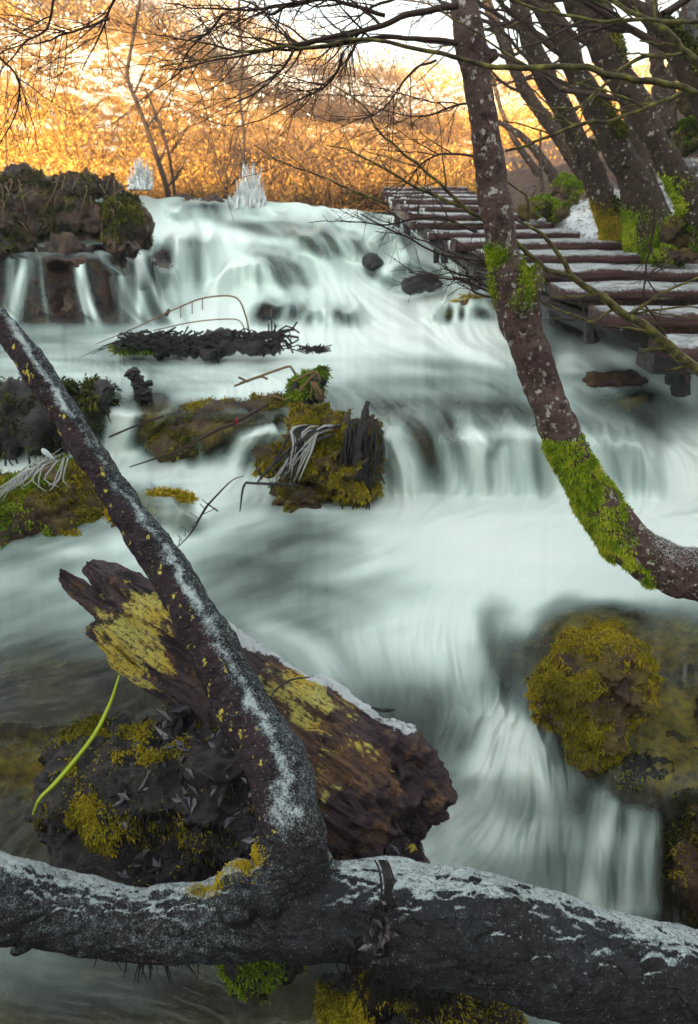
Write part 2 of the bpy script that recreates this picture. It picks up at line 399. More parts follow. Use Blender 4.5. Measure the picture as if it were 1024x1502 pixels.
# ------------------------------------------------------------------ water and bed
COLS = {
 -170: [(240,9.6),(365,8.0),(370,7.0),(475,6.5),(560,4.95),(575,4.6),(670,4.4),(700,4.0),(760,3.45),(900,2.62),(1000,2.17),(1060,1.96),(1150,1.88),(1300,1.62),(1502,1.25),(1690,1.0)],
  130: [(266,9.6),(360,8.0),(370,7.0),(475,6.5),(560,4.95),(575,4.6),(670,4.4),(700,4.0),(760,3.45),(900,2.62),(1000,2.17),(1060,1.96),(1150,1.88),(1300,1.62),(1502,1.25),(1690,1.0)],
  300: [(292,12.3),(330,11),(345,10),(420,8.6),(470,6.9),(478,6.4),(560,4.95),(590,4.5),(665,4.3),(700,4.0),(760,3.45),(900,2.62),(1000,2.2),(1100,1.97),(1200,1.85),(1300,1.62),(1502,1.25),(1690,1.0)],
  450: [(303,12),(325,11),(345,9.9),(430,8.4),(440,7.7),(476,6.9),(482,6.4),(560,4.95),(610,4.3),(720,4.0),(740,3.65),(900,2.62),(1000,2.23),(1100,2.0),(1200,1.87),(1300,1.65),(1502,1.25),(1690,1.0)],
  600: [(320,11),(350,9.8),(430,7.9),(480,6.4),(560,5.0),(625,4.15),(640,4.0),(730,3.75),(745,3.6),(900,2.62),(1000,2.25),(1100,2.05),(1200,1.9),(1300,1.68),(1502,1.25),(1690,1.0)],
  750: [(325,10.5),(400,8.0),(440,6.9),(480,6.1),(560,4.9),(630,4.1),(640,3.95),(735,3.75),(748,3.55),(900,2.62),(1000,2.25),(1100,2.05),(1200,1.9),(1300,1.68),(1502,1.25),(1690,1.0)],
  900: [(330,10),(400,7.8),(500,5.8),(560,4.9),(650,4.0),(720,3.75),(760,3.45),(900,2.6),(1000,2.15),(1130,1.78),(1170,1.72),(1330,1.58),(1502,1.25),(1690,1.0)],
 1200: [(330,10),(400,7.8),(500,5.8),(560,4.9),(650,4.0),(720,3.75),(760,3.45),(900,2.55),(1000,2.08),(1130,1.70),(1170,1.65),(1330,1.55),(1502,1.25),(1690,1.0)],
}
GX = np.arange(-450, 1501, 2.0)
NROW = 690
tt = np.linspace(0, 1, NROW)
ptop = np.interp(GX, [-170, 0, 60, 100, 150, 180, 220, 300, 400, 480, 540, 600, 700, 1200], [236, 250, 258, 263, 270, 283, 289, 291, 297, 303, 310, 317, 322, 325]) + 2.6 * fbm(np.stack([GX / 26, 0 * GX, 0 * GX], -1), 1, 3, 500)
PX = np.broadcast_to(GX[None], (NROW, len(GX))).copy()
PY = ptop[None] + (1690 - ptop[None]) * tt[:, None]
cx = np.array(sorted(COLS)); prof = np.stack([np.interp(PY.ravel(), *zip(*COLS[c])).reshape(PY.shape) for c in cx])
YD = np.zeros_like(PY)
k = np.clip(np.searchsorted(cx, GX, 'right') - 1, 0, len(cx) - 2); w = np.clip((GX - cx[k]) / (cx[k+1] - cx[k]), 0, 1); w = w * w * (3 - 2 * w)
for j in range(len(GX)): YD[:, j] = prof[k[j], :, j] * (1 - w[j]) + prof[k[j]+1, :, j] * w[j]
YD = blur(blur(YD, 2.5, 0), 8, 1)
DOMES = [(405,350,445,62,.75),(270,352,470,48,.45),(330,345,425,40,.4),(480,343,400,42,.5),(500,444,480,62,.55),(560,335,395,60,.4),(660,392,440,44,.5),
 (555,368,402,22,.45),(615,345,395,40,.3),(690,430,472,46,.45),(640,435,475,24,.3),(225,378,478,34,.30),(150,372,478,40,.25),(70,372,478,40,.2),(0,372,478,30,.2),(240,305,350,40,.4),
 (180,275,340,40,.5),(90,270,340,60,.5),(20,262,330,40,.4),(400,318,340,50,.5),(470,318,350,40,.4),(300,300,325,50,.4),
 (300,588,668,70,.28),(365,622,682,40,.2),(205,592,660,34,.25),(420,590,650,30,.2),(700,640,738,38,.12),(775,640,738,42,.14),(620,645,738,30,.15),(860,655,735,50,.15),(950,655,735,50,.12),
 (890,532,570,60,.25),(930,565,590,50,.15),(830,510,545,40,.2),(600,520,560,80,.12),(700,580,610,60,.1),(450,545,575,60,.1),
 (270,720,800,60,.2),(860,880,1000,110,.10),(840,1170,1330,26,.07),(900,1182,1330,24,.07),(945,1182,1330,20,.06),(700,1100,1260,60,.08)]
DOMES = [d_ for d_ in DOMES if d_[1] >= 500 and d_[2] not in (738, 735, 1330) or d_[1] in (262, 270, 275)]
for (c, t0, b0, hw, a) in DOMES:
    s = np.clip((PY - t0) / (b0 - t0), 0, 1); lat = np.clip(np.exp(-.5 * ((PX - c) / hw) ** 2 * 1.6), 0, 1)
    YD -= a * lat * (1 - s) * sstep(0, .3, s)
# single falls: x0, x1, lip y at x0 and x1, foot y at x0 and x1, arch (px), skew, fan, tone and contrast (foam with painted shading)
CUR = [(243,318,352,350,436,436,6,.10,.15,.72,.22),(314,412,392,392,434,436,26,.0,.35,.74,.24),(352,456,366,392,418,430,18,.35,.1,.56,.30),(425,540,338,348,372,386,8,.55,.1,.58,.34),(536,600,352,350,392,402,6,.4,.1,.66,.25),
 (240,330,301,304,326,328,3,.4,.0,.55,.35),(330,425,305,306,322,324,2,.3,.1,.62,.25),(470,560,312,316,334,338,3,.3,.0,.62,.25),(560,650,388,392,424,430,14,.2,.3,.64,.26),(640,700,372,380,420,430,8,.2,.2,.66,.25),
 (368,440,450,450,478,478,9,-.1,.3,.40,.16),(430,525,450,456,480,480,9,.0,.6,.56,.24),(632,730,444,446,472,476,8,.1,.2,.45,.45),(225,262,392,398,452,474,6,.2,.1,.55,.35),
 (556,642,624,642,724,732,18,.28,.3,.62,.22),(640,742,636,644,730,734,12,-.05,.22,.70,.17),(730,815,634,650,730,736,10,.10,.2,.72,.14),(850,960,640,668,730,736,10,.35,.2,.70,.10),
 (150,215,606,600,668,674,8,-.35,.2,.66,.26),(108,152,588,590,660,662,4,.05,.1,.62,.26),(340,440,650,628,700,694,14,-.3,.25,.62,.30),(262,300,655,652,690,690,8,-.1,.3,.55,.3),
 (860,915,1176,1194,1345,1345,12,-.16,.2,.58,.14),(905,978,1192,1200,1345,1345,10,-.05,.15,.52,.18),(680,815,1045,1110,1240,1250,22,-.3,.9,.62,.09),(180,290,742,745,792,790,10,-.1,.2,.42,.3)]
CMASK = np.zeros_like(PX); CVAL = np.zeros_like(PX)
def col_at(x, y):
    j_ = int(np.clip((x + 450) / 2, 0, len(GX) - 1)); return np.interp(y, PY[:, j_], YD0[:, j_])
YD0 = YD.copy(); OFF = np.zeros_like(PX)
for n_c, (x0, x1, a0, a1, b0, b1, arch, skew, fan, tone, con) in enumerate(CUR):
    q = (PX - x0) / (x1 - x0); lip = a0 + (a1 - a0) * q - arch * (1 - (2 * q - 1) ** 2) + arch * .3; foot = b0 + (b1 - b0) * q
    lw0 = fbm(np.stack([PX / 34 + n_c * 5.3, 0 * PX, 0 * PX], -1), 1, 3, 320); lip = lip + (5 + .14 * (x1 - x0) * (b0 - a0) / 90) * lw0; foot = foot + 5 * np.roll(lw0, 9, 1); hgt = np.maximum(foot - lip, 6); t = (PY - lip) / hgt
    xc = (x0 + x1) / 2; u = xc + (PX - xc - skew * np.clip(t, 0, 1.2) * hgt) / (1 + fan * np.clip(t, 0, 1.2) ** .8); qu = (u - x0) / (x1 - x0)
    lat = sstep(-.12, .22, qu + .06 * lw0) * sstep(1.12, .78, qu)
    xm = int(np.clip((xc + 450) / 2, 0, len(GX) - 1)); lm, fm_ = lip[0, xm] if False else (a0 + a1) / 2 - arch * .7, (b0 + b1) / 2
    a = max(col_at(xc, lm) - col_at(xc, fm_), 0) * (.9 if b0 < 1000 else .35)
    tt_ = (PY - (lip - .22 * hgt)) / (1.22 * hgt); tt_ = np.clip(tt_, 0, 1)
    OFF = np.maximum(OFF, a * lat * (1 - tt_) * sstep(0, .2, tt_))
    wz = np.clip((b0 - a0) / 60, .7, 1.6); z_ = np.stack([u / (19 * wz) + n_c * 9.7, 0 * u + n_c, .5 * t], -1); z2 = np.stack([u / (8 * wz) + n_c * 3.1, 0 * u + n_c + 50, .5 * t], -1)
    pat = vnoise(z_, 300) * .8 + vnoise(z2, 301) * .28 + .35 * lw0
    val = tone - .08 + con * pat + .10 * np.exp(-.5 * ((t - .02) / .07) ** 2) + (.92 - tone) * sstep(.62, 1.02, t) * (.8 if tone > .3 else .5)
    m_c = lat * sstep(-.10, .05, t) * sstep(1.12, .92, t)
    CVAL = CVAL * (1 - m_c) + val * m_c; CMASK = np.maximum(CMASK, m_c)
CVAL = CVAL / np.maximum(CMASK, 1e-3)
YD = YD - OFF
YD = blur(YD, 1.0, 0)

# flow direction samples, photo coordinates (x, y, dx, dy)
FL = np.array([(300,300,.5,1),(250,330,.3,1),(200,320,.8,.6),(400,318,.8,.3),(480,340,.5,1),(560,330,.9,.6),(620,350,.8,.6),(330,400,-.15,1),(390,400,.05,1),(280,420,-.1,1),(470,390,.45,1),(430,375,.8,.7),(560,400,.9,.5),(640,400,.6,1),
 (500,465,.15,1),(450,465,-.5,1),(560,460,1,.4),(650,455,.0,1),(710,455,.4,1),(200,490,1,.05),(400,500,1,.0),(600,500,1,.1),(60,500,1,.05),(300,540,1,.0),(550,540,1,.2),(700,540,1,.25),(900,560,.9,.4),(850,500,.8,.5),(980,450,.3,1),(900,440,.3,1),
 (600,600,.8,.5),(570,630,.5,.9),(620,690,.2,1),(655,650,.35,1),(700,610,.6,.6),(700,690,.02,1),(760,690,0,1),(800,610,.7,.5),(900,620,.8,.5),(860,690,.2,1),(1000,620,.8,.5),(950,700,.15,1),
 (150,600,-.1,1),(200,620,-.5,1),(260,600,-.8,.7),(340,600,-.3,1),(400,640,-.7,.9),(370,680,-.2,1),(250,695,-1,.1),(120,640,0,1),(40,680,-1,.3),(300,650,-.5,.8),(480,640,.2,1),
 (100,400,.15,1),(0,400,-.1,1),(200,400,.3,1),(230,440,.2,1),(50,330,.1,1),(150,320,.1,1),
 (700,760,-.7,.15),(850,770,-.8,.1),(1000,780,-.9,.1),(500,780,-1,.15),(600,820,-.5,.6),(300,760,-1,.2),(200,830,-1,.25),(60,830,-1,.25),(420,840,-.8,.35),(500,900,-.3,1),(400,920,.7,.6),(450,960,.7,.8),
 (560,950,.2,1),(640,900,-.3,1),(660,1000,.1,1),(720,850,-.6,.8),(790,870,-1,.2),(900,870,-1,.15),(1000,890,-1,.2),(715,960,.05,1),(760,930,-.5,1),(740,1060,-.5,1),(700,1130,-.55,1),(780,1130,.15,1),(640,1210,-.9,.45),(700,1260,-.6,.9),(780,1230,-.15,1),(850,1250,-.12,1),(930,1260,0,1),(860,1000,.1,1),(960,1050,.1,1),
 (100,950,-1,.35),(0,1020,-1,.3),(200,1020,-.8,.5),(560,1100,.2,1),(100,1450,1,.1),(400,1450,.8,.3),(800,1480,.5,.6)])
vx = np.zeros_like(PX); vy = np.zeros_like(PX); ww = np.zeros_like(PX) + 1e-9
for (x, y, dx, dy) in FL:
    n_ = math.hypot(dx, dy); g = np.exp(-.5 * ((PX - x) ** 2 + (PY - y) ** 2 * 1.7) / 34 ** 2) + 1e-3 / (1 + ((PX - x) ** 2 + (PY - y) ** 2) / 2000) ** 2
    vx += g * dx / n_; vy += g * dy / n_; ww += g
wob = np.stack([PX / 110, PY / 70, np.zeros_like(PX)], -1)
vx = vx / ww + .10 * fbm(wob, 1, 2, 5); vy = vy / ww + .08 * fbm(wob, 1, 2, 9)
nn = np.hypot(vx, vy) + 1e-6; vx /= nn; vy /= nn
dpy = (1690 - ptop) / (NROW - 1)
gu, gv = vx / 2.0, vy / dpy[None]                     # grid steps per photo pixel
H, Wd = PX.shape
def lic(src, L, step=2.0):
    I, J = np.meshgrid(np.arange(H, dtype=float), np.arange(Wd, dtype=float), indexing='ij'); acc = src.copy(); wt = 1.0
    for sgn in (1, -1):
        ci, cj = I.copy(), J.copy()
        for s_ in range(L):
            a, b = np.clip(ci.round().astype(int), 0, H-1), np.clip(cj.round().astype(int), 0, Wd-1)
            ci += sgn * gv[a, b] * step; cj += sgn * gu[a, b] * step
            a, b = np.clip(ci, 0, H-1.001), np.clip(cj, 0, Wd-1.001)
            i0, j0 = a.astype(int), b.astype(int); fi, fj = a - i0, b - j0; q = math.cos(s_ / L * math.pi / 2) ** 2
            acc += q * (src[i0, j0]*(1-fi)*(1-fj) + src[i0+1, j0]*fi*(1-fj) + src[i0, j0+1]*(1-fi)*fj + src[i0+1, j0+1]*fi*fj); wt += q
    return acc / wt
def norm(a): a = a - a.mean(); return a / a.std()
n1 = blur(blur(rng.standard_normal((H, Wd)), 1.5, 0), 1.5, 1); n2 = blur(blur(rng.standard_normal((H, Wd)), 4.5, 0), 4.5, 1); n3 = blur(blur(rng.standard_normal((H, Wd)), 11, 0), 11, 1)
s1, s2, s3 = norm(lic(n1, 20)), norm(lic(n2, 28)), norm(lic(n3, 26))
ROWS = [(285,'33335545566655555'),(310,'33368677777666666'),(330,'33368874578766666'),(350,'33358988668766666'),(370,'33347887677655555'),(390,'22237876787555555'),
 (410,'22227887688455444'),(430,'22237998899544433'),(450,'22248985689863333'),(470,'34346885589974333'),(488,'66778999999995433'),(510,'67777899999986544'),(530,'67777888877777555'),
 (550,'77888998777677656'),(570,'56676797677666556'),(590,'33544565566556655'),(610,'33653223556655556'),(630,'35763223654455567'),(650,'46764235645776678'),(670,'77775456665777788'),
 (690,'88778876675777789'),(710,'87657887776788889'),(730,'86657877788888899'),(750,'76567876789999999'),(770,'55566765689999999'),(790,'44567655689999999'),(820,'55677644678999989'),
 (860,'66666545678998777'),(900,'55555555688864344'),(940,'43444566788732223'),(980,'33334566777732122'),(1020,'33333555666652122'),(1060,'22233555556764122'),(1100,'22223555556874221'),
 (1140,'22223455556876321'),(1180,'22223455688765211'),(1220,'33333457888657731'),(1260,'33333467898656731'),(1300,'44433467888656630'),(1340,'44333456777655520'),(1400,'55444444444555543'),(1450,'44443333334666654'),(1502,'33333333334556655'),(1690,'22222222233333333')]
ry = np.array([r[0] for r in ROWS]); T = np.array([[int(c) for c in r[1]] for r in ROWS], float) / 9  # brightness table: foam plus light and shade painted into the water
tx = np.linspace(0, 1024, 17)
Tx = np.stack([np.interp(GX, tx, row) for row in T])
base = np.zeros_like(PX)
for j in range(len(GX)): base[:, j] = np.interp(PY[:, j], ry, Tx[:, j])
base = blur(blur(base, 5, 0), 9, 1)
slope = np.abs(np.gradient(W(PX, PY, YD)[..., 2], axis=0)) / (np.linalg.norm(np.gradient(W(PX, PY, YD), axis=0), axis=-1) + 1e-6)
fall = blur(blur(slope, 4, 0), 6, 1)
amp = .022 + .03 * sstep(.2, .8, fall)
big_n = fbm(np.stack([PX / 130, PY / 28, 0 * PX], -1), 1, 3, 430)
pm = np.clip(.55 + .6 * fbm(np.stack([PX / 90, PY / 50, 0 * PX], -1), 1, 3, 77), .1, 1.3)
low = sstep(820, 1100, PY)  # foreground dimming painted in: water gets darker towards the bottom
foam_shade = (base - .55) * 1.32 + .53 - .17 * low - .07 * sstep(480, 520, PY) * sstep(1000, 850, PY) + amp * (1 - .72 * sstep(760, 900, PY)) * pm * (.12 * s1 + .42 * s2 + 1.0 * s3) * (.35 + 1.0 * np.clip(1.1 - base, 0, 1)) * 1.7
# thin separate veins of water down the left rock wall
lw = sstep(262, 244, PX) * sstep(355, 368, PY) * sstep(482, 470, PY)
vein = np.zeros_like(PX)
for (x0, y0, x1, y1, wd_, st_) in [(30,385,12,470,11,.6),(118,385,142,472,5,.55),(112,384,128,470,3,.35),(184,410,198,472,7,.42),(212,432,224,472,6,.42),(205,374,258,472,6,.7),(150,376,176,400,4,.3),(160,372,200,372,4,.5),(60,382,70,470,3,.2)]:
    t = np.clip((PY - y0) / max(y1 - y0, 1), 0, 1.05); xc = x0 + (x1 - x0) * t ** 1.6
    vein += st_ * np.exp(-.5 * ((PX - xc) / wd_) ** 2) * (PY > y0 - 6)
foam_shade = foam_shade * (1 - lw) + lw * (.02 + vein * (1 + .35 * s1))
edge = np.exp(-.5 * ((PY - 366) / 4) ** 2) * sstep(250, 200, PX); foam_shade += .55 * edge
foam_shade += .35 * np.exp(-.5 * ((PY - 284 - (PX > 120) * 6) / 3.5) ** 2) * (PX < 190)
foam_shade += .45 * np.exp(-.5 * (((PX - 20 - (PY - 330) * .35) / 9) ** 2)) * sstep(310, 325, PY) * sstep(366, 350, PY)
for (x, y, a, b, d_) in [(549,381,13,15,.6),(617,408,32,14,.55),(600,398,20,8,.2),(402,460,24,15,.6),(440,458,14,12,.25),(490,463,10,12,.3),(236,400,10,26,.6),(395,331,34,5,.5),(455,338,30,7,.35),(290,299,26,4,.4),(893,552,44,13,.6),(660,446,12,16,.4),(700,455,34,15,.4),(520,352,10,14,.3),
   (430,372,26,20,.2),(690,412,16,12,.35),(300,620,70,26,.3),(240,648,36,16,.4),(385,612,34,18,.3),(340,650,30,14,.2),(652,640,12,30,.12),(225,752,44,24,.35),(215,590,28,10,.3),(820,500,60,22,.3),(930,578,40,10,.3),(340,832,50,12,.10),(860,905,70,26,.2),(200,1020,90,40,.1)]:
    e = ((PX - x) / a) ** 2 + ((PY - y) / b) ** 2 + .5 * s3 + .45 * s2
    foam_shade -= d_ * 1.2 * sstep(2.6, .1, e) * np.clip(1 - .22 * s2, .3, 1.5)
CV = np.clip(CVAL - .06 * low, 0, 1); foam_shade = foam_shade * (1 - CMASK * .8) + CV * CMASK * .8
rip = fbm(np.stack([PX / 55 + PY / 300, PY / 5.5, 0 * PX], -1), 1, 4, 410); foam_shade += (.13 * rip - .13) * sstep(478, 492, PY) * sstep(590, 560, PY) * sstep(560, 420, PX)
ra = fbm(np.stack([(PX - PY * .2) / 75, (PY + PX * .32) / 8, 0 * PX], -1), 1, 4, 411); foam_shade += .08 * big_n * sstep(740, 770, PY) * sstep(1000, 900, PY) * sstep(500, 600, PX)
foam_shade += (.10 * ra - .03) * sstep(748, 775, PY) * sstep(960, 900, PY) * sstep(680, 560, PX)
foam_shade += (.07 * (s2 * .6 + s3 * .7) - .07) * sstep(490, 510, PY) * sstep(640, 610, PY) * sstep(430, 520, PX)
STK = [([(245,299),(335,302)],4,-.3),([(318,327),(355,329),(385,338),(415,341)],5,-.55),([(415,338),(440,345),(470,372)],5,-.3),([(452,336),(480,346),(500,374)],4,-.35),([(478,336),(500,346),(520,372)],4,-.3),([(500,338),(522,350),(535,372)],4,-.2),
 ([(440,333),(468,345),(486,374)],3,.25),([(466,334),(492,346),(511,374)],3,.25),([(268,352),(340,354)],7,-.18),([(352,358),(385,370),(410,398),(424,428)],12,-.34),([(345,351),(400,357),(440,385),(462,424)],4,.25),([(375,354),(420,372),(444,412)],7,-.25),
 ([(318,430),(322,398),(348,377),(380,386),(408,430)],5,.25),([(350,395),(345,432)],6,-.2),([(372,398),(382,432)],5,-.2),([(288,350),(290,430)],7,-.22),([(264,362),(268,420)],5,-.2),([(242,340),(262,362),(274,432)],6,.25),([(228,380),(246,398),(256,440)],4,.4),([(308,360),(305,430)],4,.2),
 ([(395,447),(380,474)],9,-.35),([(420,450),(410,476)],4,.3),([(455,447),(440,476)],3,.35),([(462,447),(462,477)],3,.35),([(470,447),(486,476)],3,.35),([(448,458),(452,474)],4,-.2),([(495,455),(512,474)],6,-.3),
 ([(560,398),(585,376),(612,374),(645,396)],5,.25),([(590,388),(615,384),(640,396)],5,-.25),([(465,352),(520,400),(565,428)],9,-.18),([(520,350),(560,385),(620,425)],8,.15),([(560,345),(600,352),(640,372)],6,-.25),([(640,360),(660,385),(672,420)],6,.2),([(600,420),(640,432),(660,442)],6,.3),
 ([(645,440),(640,468)],4,.35),([(668,440),(664,470)],3,.45),([(684,445),(682,470)],3,.4),([(655,448),(652,470)],5,-.4),([(676,450),(674,470)],4,-.35),([(700,455),(715,470)],7,-.3),([(690,445),(720,452),(740,480)],4,.3),
 ([(440,505),(540,508),(640,515)],5,-.15),([(490,530),(590,528),(700,540),(800,560)],6,-.22),([(590,518),(680,513),(770,528)],8,.2),([(520,560),(640,556),(760,576)],8,-.22),([(540,545),(620,540),(720,552)],5,.2),([(560,592),(640,585),(740,600),(810,612)],9,-.28),([(600,575),(690,570),(780,590)],5,.25),
 ([(545,592),(590,608),(625,650),(645,730)],10,-.38),([(555,622),(585,655),(598,728)],12,.28),([(600,588),(650,618),(680,680),(692,735)],7,-.22),([(625,600),(662,650),(672,728)],6,.22),([(676,642),(740,632),(795,642)],6,.25),([(736,642),(727,668)],6,-.4),([(650,612),(662,655),(668,690)],6,-.28),
 ([(700,645),(702,730)],9,.22),([(716,650),(718,725)],5,-.2),([(760,640),(765,730)],8,.2),([(785,645),(792,728)],5,-.22),([(850,588),(930,602),(975,645)],12,-.28),([(790,562),(850,600),(905,645)],7,.2),([(840,500),(900,520),(960,560),(1015,585)],8,.35),([(868,478),(878,512)],4,.2),
 ([(820,490),(940,500)],18,-.25),([(930,550),(1000,600)],10,-.15),([(850,640),(870,730)],8,.2),([(830,650),(845,728)],6,-.2),([(900,650),(915,728)],6,-.22),([(960,655),(975,728)],8,-.18),([(990,650),(1010,728)],7,.18),
 ([(190,592),(165,632),(150,684)],9,.38),([(236,598),(212,640),(192,668)],5,.35),([(250,583),(330,577),(410,566)],7,.3),([(215,600),(200,640)],5,-.35),([(342,690),(352,662),(378,640),(435,618)],7,.5),([(362,694),(380,668),(410,648)],8,-.3),([(120,600),(125,660)],10,.3),([(290,590),(268,612),(250,640)],4,.2),([(320,588),(350,600),(420,596)],4,.15),
 ([(0,505),(90,500),(180,520)],5,-.25),([(60,525),(180,535),(320,528)],5,-.2),([(200,545),(330,548),(440,535)],5,-.15),([(90,488),(200,484)],5,-.15),([(400,540),(480,552),(540,560)],4,.15),
 ([(170,700),(260,690),(350,700)],8,.25),([(150,720),(160,760)],7,.3),([(285,760),(290,735),(275,715)],6,.3),([(300,760),(380,740),(440,760)],8,-.15),([(170,800),(250,790),(330,775)],9,.25),([(60,840),(140,815),(230,800)],6,-.15),([(20,800),(120,812),(200,800)],6,.2),
 ([(300,838),(360,825),(430,836)],8,-.12),([(400,800),(470,788),(530,800)],6,-.22),([(420,812),(490,802),(560,812)],5,.15),([(440,850),(510,842),(590,822)],6,.15),([(360,870),(440,860),(530,880)],6,-.15),([(368,915),(420,928),(462,960),(485,1010)],8,.22),([(420,905),(480,930),(520,990)],6,-.12),([(0,940),(120,915),(260,900)],10,.15),([(0,890),(140,870)],8,-.12),([(20,1000),(100,985),(200,990)],8,-.12),
 ([(684,893),(700,940),(745,1048)],8,.2),([(722,880),(724,950),(752,1035)],17,-.42),([(745,1052),(722,1110),(700,1185)],18,.42),([(745,1060),(790,1130),(825,1200)],18,.28),([(742,1056),(762,1120),(770,1200)],20,.3),([(735,1060),(680,1130),(630,1200)],20,.25),([(570,1000),(640,1090),(690,1120)],40,-.2),([(640,1190),(700,1200),(770,1265)],26,.35),([(810,1130),(835,1200),(800,1280)],16,-.15),
 ([(893,1180),(882,1240),(862,1330)],10,.55),([(928,1186),(920,1330)],8,.5),([(955,1190),(950,1320)],6,.45),([(908,1200),(900,1320)],5,-.2),([(700,872),(735,850),(788,846),(806,866),(765,886)],5,.2),([(755,905),(790,880),(850,872),(930,880)],6,.2),([(770,900),(860,880),(1010,885)],26,.22),([(930,960),(985,1010),(1010,1080)],16,.2),([(770,930),(790,905),(830,890)],8,.2),([(820,900),(900,895),(1000,905)],12,-.18)]
for (pl, w_, d_) in STK:  # bright and dark strokes: foam streaks plus shading painted on the falls
    pl = np.array(pl, float); c_ = catmull(np.hstack([pl, np.zeros((len(pl), 1))]), 28)[:, :2]; m0 = 3.2 * w_
    cj = np.where((GX > c_[:, 0].min() - m0) & (GX < c_[:, 0].max() + m0))[0]; j0, j1 = cj[0], cj[-1] + 1
    rr_ = np.where((PY[:, j0] > c_[:, 1].min() - m0 - 20) & (PY[:, j0] < c_[:, 1].max() + m0 + 20))[0]; i0, i1 = rr_[0], rr_[-1] + 1
    X_, Y_ = PX[i0:i1, j0:j1] + 3 * s3[i0:i1, j0:j1], PY[i0:i1, j0:j1] + 2 * s3[i0:i1, j0:j1]; best = np.full(X_.shape, 1e9); tb = np.zeros(X_.shape)
    for q_ in range(28):
        dd = (X_ - c_[q_, 0]) ** 2 + (Y_ - c_[q_, 1]) ** 2; b_ = dd < best; best[b_] = dd[b_]; tb[b_] = q_ / 27
    foam_shade[i0:i1, j0:j1] += d_ * (1.1 if d_ < 0 else .8) * np.exp(-.5 * best / w_ ** 2) * np.clip(1 + .22 * s2[i0:i1, j0:j1], .3, 1.7) * (.35 + .65 * np.sin(np.pi * np.clip(tb, .04, .96)) ** .5)
sf = blur(blur(foam_shade, 3.2, 0), 3.2, 1); mm = np.clip(.45 + .55 * pm, 0, 1) * (1 - .6 * sstep(740, 840, PY)); foam_shade = sf + (foam_shade - sf) * mm * (.55 + .45 * sstep(.25, .6, fall))
foam_shade = np.where(foam_shade > .68, .68 + .30 * (1 - np.exp(-(foam_shade - .68) / .30)), foam_shade)
foam_shade = np.clip(foam_shade, 0.0, 1)
relief = (.6 * s2 + .5 * s3 + .25 * s1) * (1 - .75 * sstep(740, 790, PY) * sstep(960, 900, PY))
YD2 = YD - (.006 + .012 * sstep(.3, .8, fall)) * YD / 4 * relief * sstep(0.1, .5, foam_shade)
V = W(PX, PY, YD2)
back = V[:1].copy(); back[..., 1] += 2.5; back[..., 2] -= .25
V = np.concatenate([back, V]); foam_shade_ = np.concatenate([foam_shade[:1], foam_shade]); rel_ = np.concatenate([relief[:1], relief])
def grid_faces(h, w_):
    i, j = np.meshgrid(np.arange(h - 1), np.arange(w_ - 1), indexing='ij')
    return np.stack([i*w_+j, (i+1)*w_+j, (i+1)*w_+j+1, i*w_+j+1], -1).reshape(-1, 4)
gf = grid_faces(H + 1, Wd)
lw_ = np.concatenate([lw[:1], lw]); dry = ((foam_shade_ < .03) & (lw_ > .5)).ravel(); gf = gf[~dry[gf].all(1)]
o = mesh_obj('stream_water', V.reshape(-1, 3), gf, MAT['water'], attrs={'foam_shade': foam_shade_.ravel(), 'relief': rel_.ravel()})
tag(o, kind='structure')
# bed
sx = slice(None, None, 2)
Vb = W(PX, PY, YD + .5 * OFF + .03)[sx, sx]; Vb = np.concatenate([Vb[:1] + np.array([0, 2.5, -.3]), Vb])
nb = fbm(Vb, 3.2, 5, 3) ; scale_ = np.clip(Vb[..., 1] / 4, .35, 1.6)
Vb[..., 2] -= (.045 + .05 * np.clip(nb + .4, 0, 2)) * scale_; Vb[..., 1] += (.07 + .04 * np.abs(nb)) * scale_
bx, by = np.concatenate([PX[:1], PX[sx]])[:, ::2] if False else PX[sx, sx], PY[sx, sx]
och = np.zeros_like(bx)
for (x, y, sx_, sy_, a_) in [(690,436,40,12,.7),(840,525,26,16,.8),(930,572,30,12,.6),(240,745,50,30,.8),(210,590,40,18,.6),(215,625,22,22,.6),(290,620,60,30,.30),(330,660,30,20,.35),(860,905,100,40,.5),
   (990,930,60,60,.5),(1000,1080,70,90,.55),(760,930,30,30,.35),(1010,1250,60,70,.35),(60,1130,90,50,.5),(100,800,100,20,.4),(560,600,20,20,.3),(880,880,80,20,.3),(120,980,90,30,.22),(80,330,100,60,.12)]:
    och = np.maximum(och, a_ * np.exp(-.5 * (((bx - x) / sx_) ** 2 + ((by - y) / sy_) ** 2)))
och = np.concatenate([och[:1], och])
o = mesh_obj('stream_bed', Vb.reshape(-1, 3), grid_faces(*Vb.shape[:2]), MAT['bed'], attrs={'ochre': och.ravel()})
tag(o, kind='structure')

# ------------------------------------------------------------------ far hillside
hx = np.linspace(-110, 110, 260); hy = np.concatenate([np.linspace(13.2, 40, 90), np.linspace(40.5, 130, 130)])
HX, HY = np.meshgrid(hx, hy)
def hill_z(x, y):
    top = np.interp(x / np.maximum(y, 1), [-.9, -.45, -.25, -.11, .0, .10, .2, .4, .9], [27, 25, 19.8, 13.4, 11.0, 10.2, 9.6, 10.5, 14])
    t = np.clip((y - 15) / 72, 0, 1)
    z = -.35 + top * (.10 * np.minimum(t * 6, 1) + .90 * t ** 1.25)
    z = np.where(y > 87, z - (y - 87) * .05, z)
    P = np.stack([x, y, 0 * x], -1); z = z + fbm(P, .09, 4, 21) * np.clip((y - 16) / 14, 0, 1) * 1.1
    return z + CH - .1
HZ = hill_z(HX, HY); HP = np.stack([HX, HY, HZ], -1)
ratio = HX / HY
band = .0 + np.exp(-.5 * ((HY - 62) / 14) ** 2) * .12 + .06 * np.exp(-.5 * ((ratio + .35) / .18) ** 2)- .05 * np.exp(-.5 * ((ratio + .12) / .1) ** 2) * (HY < 50)
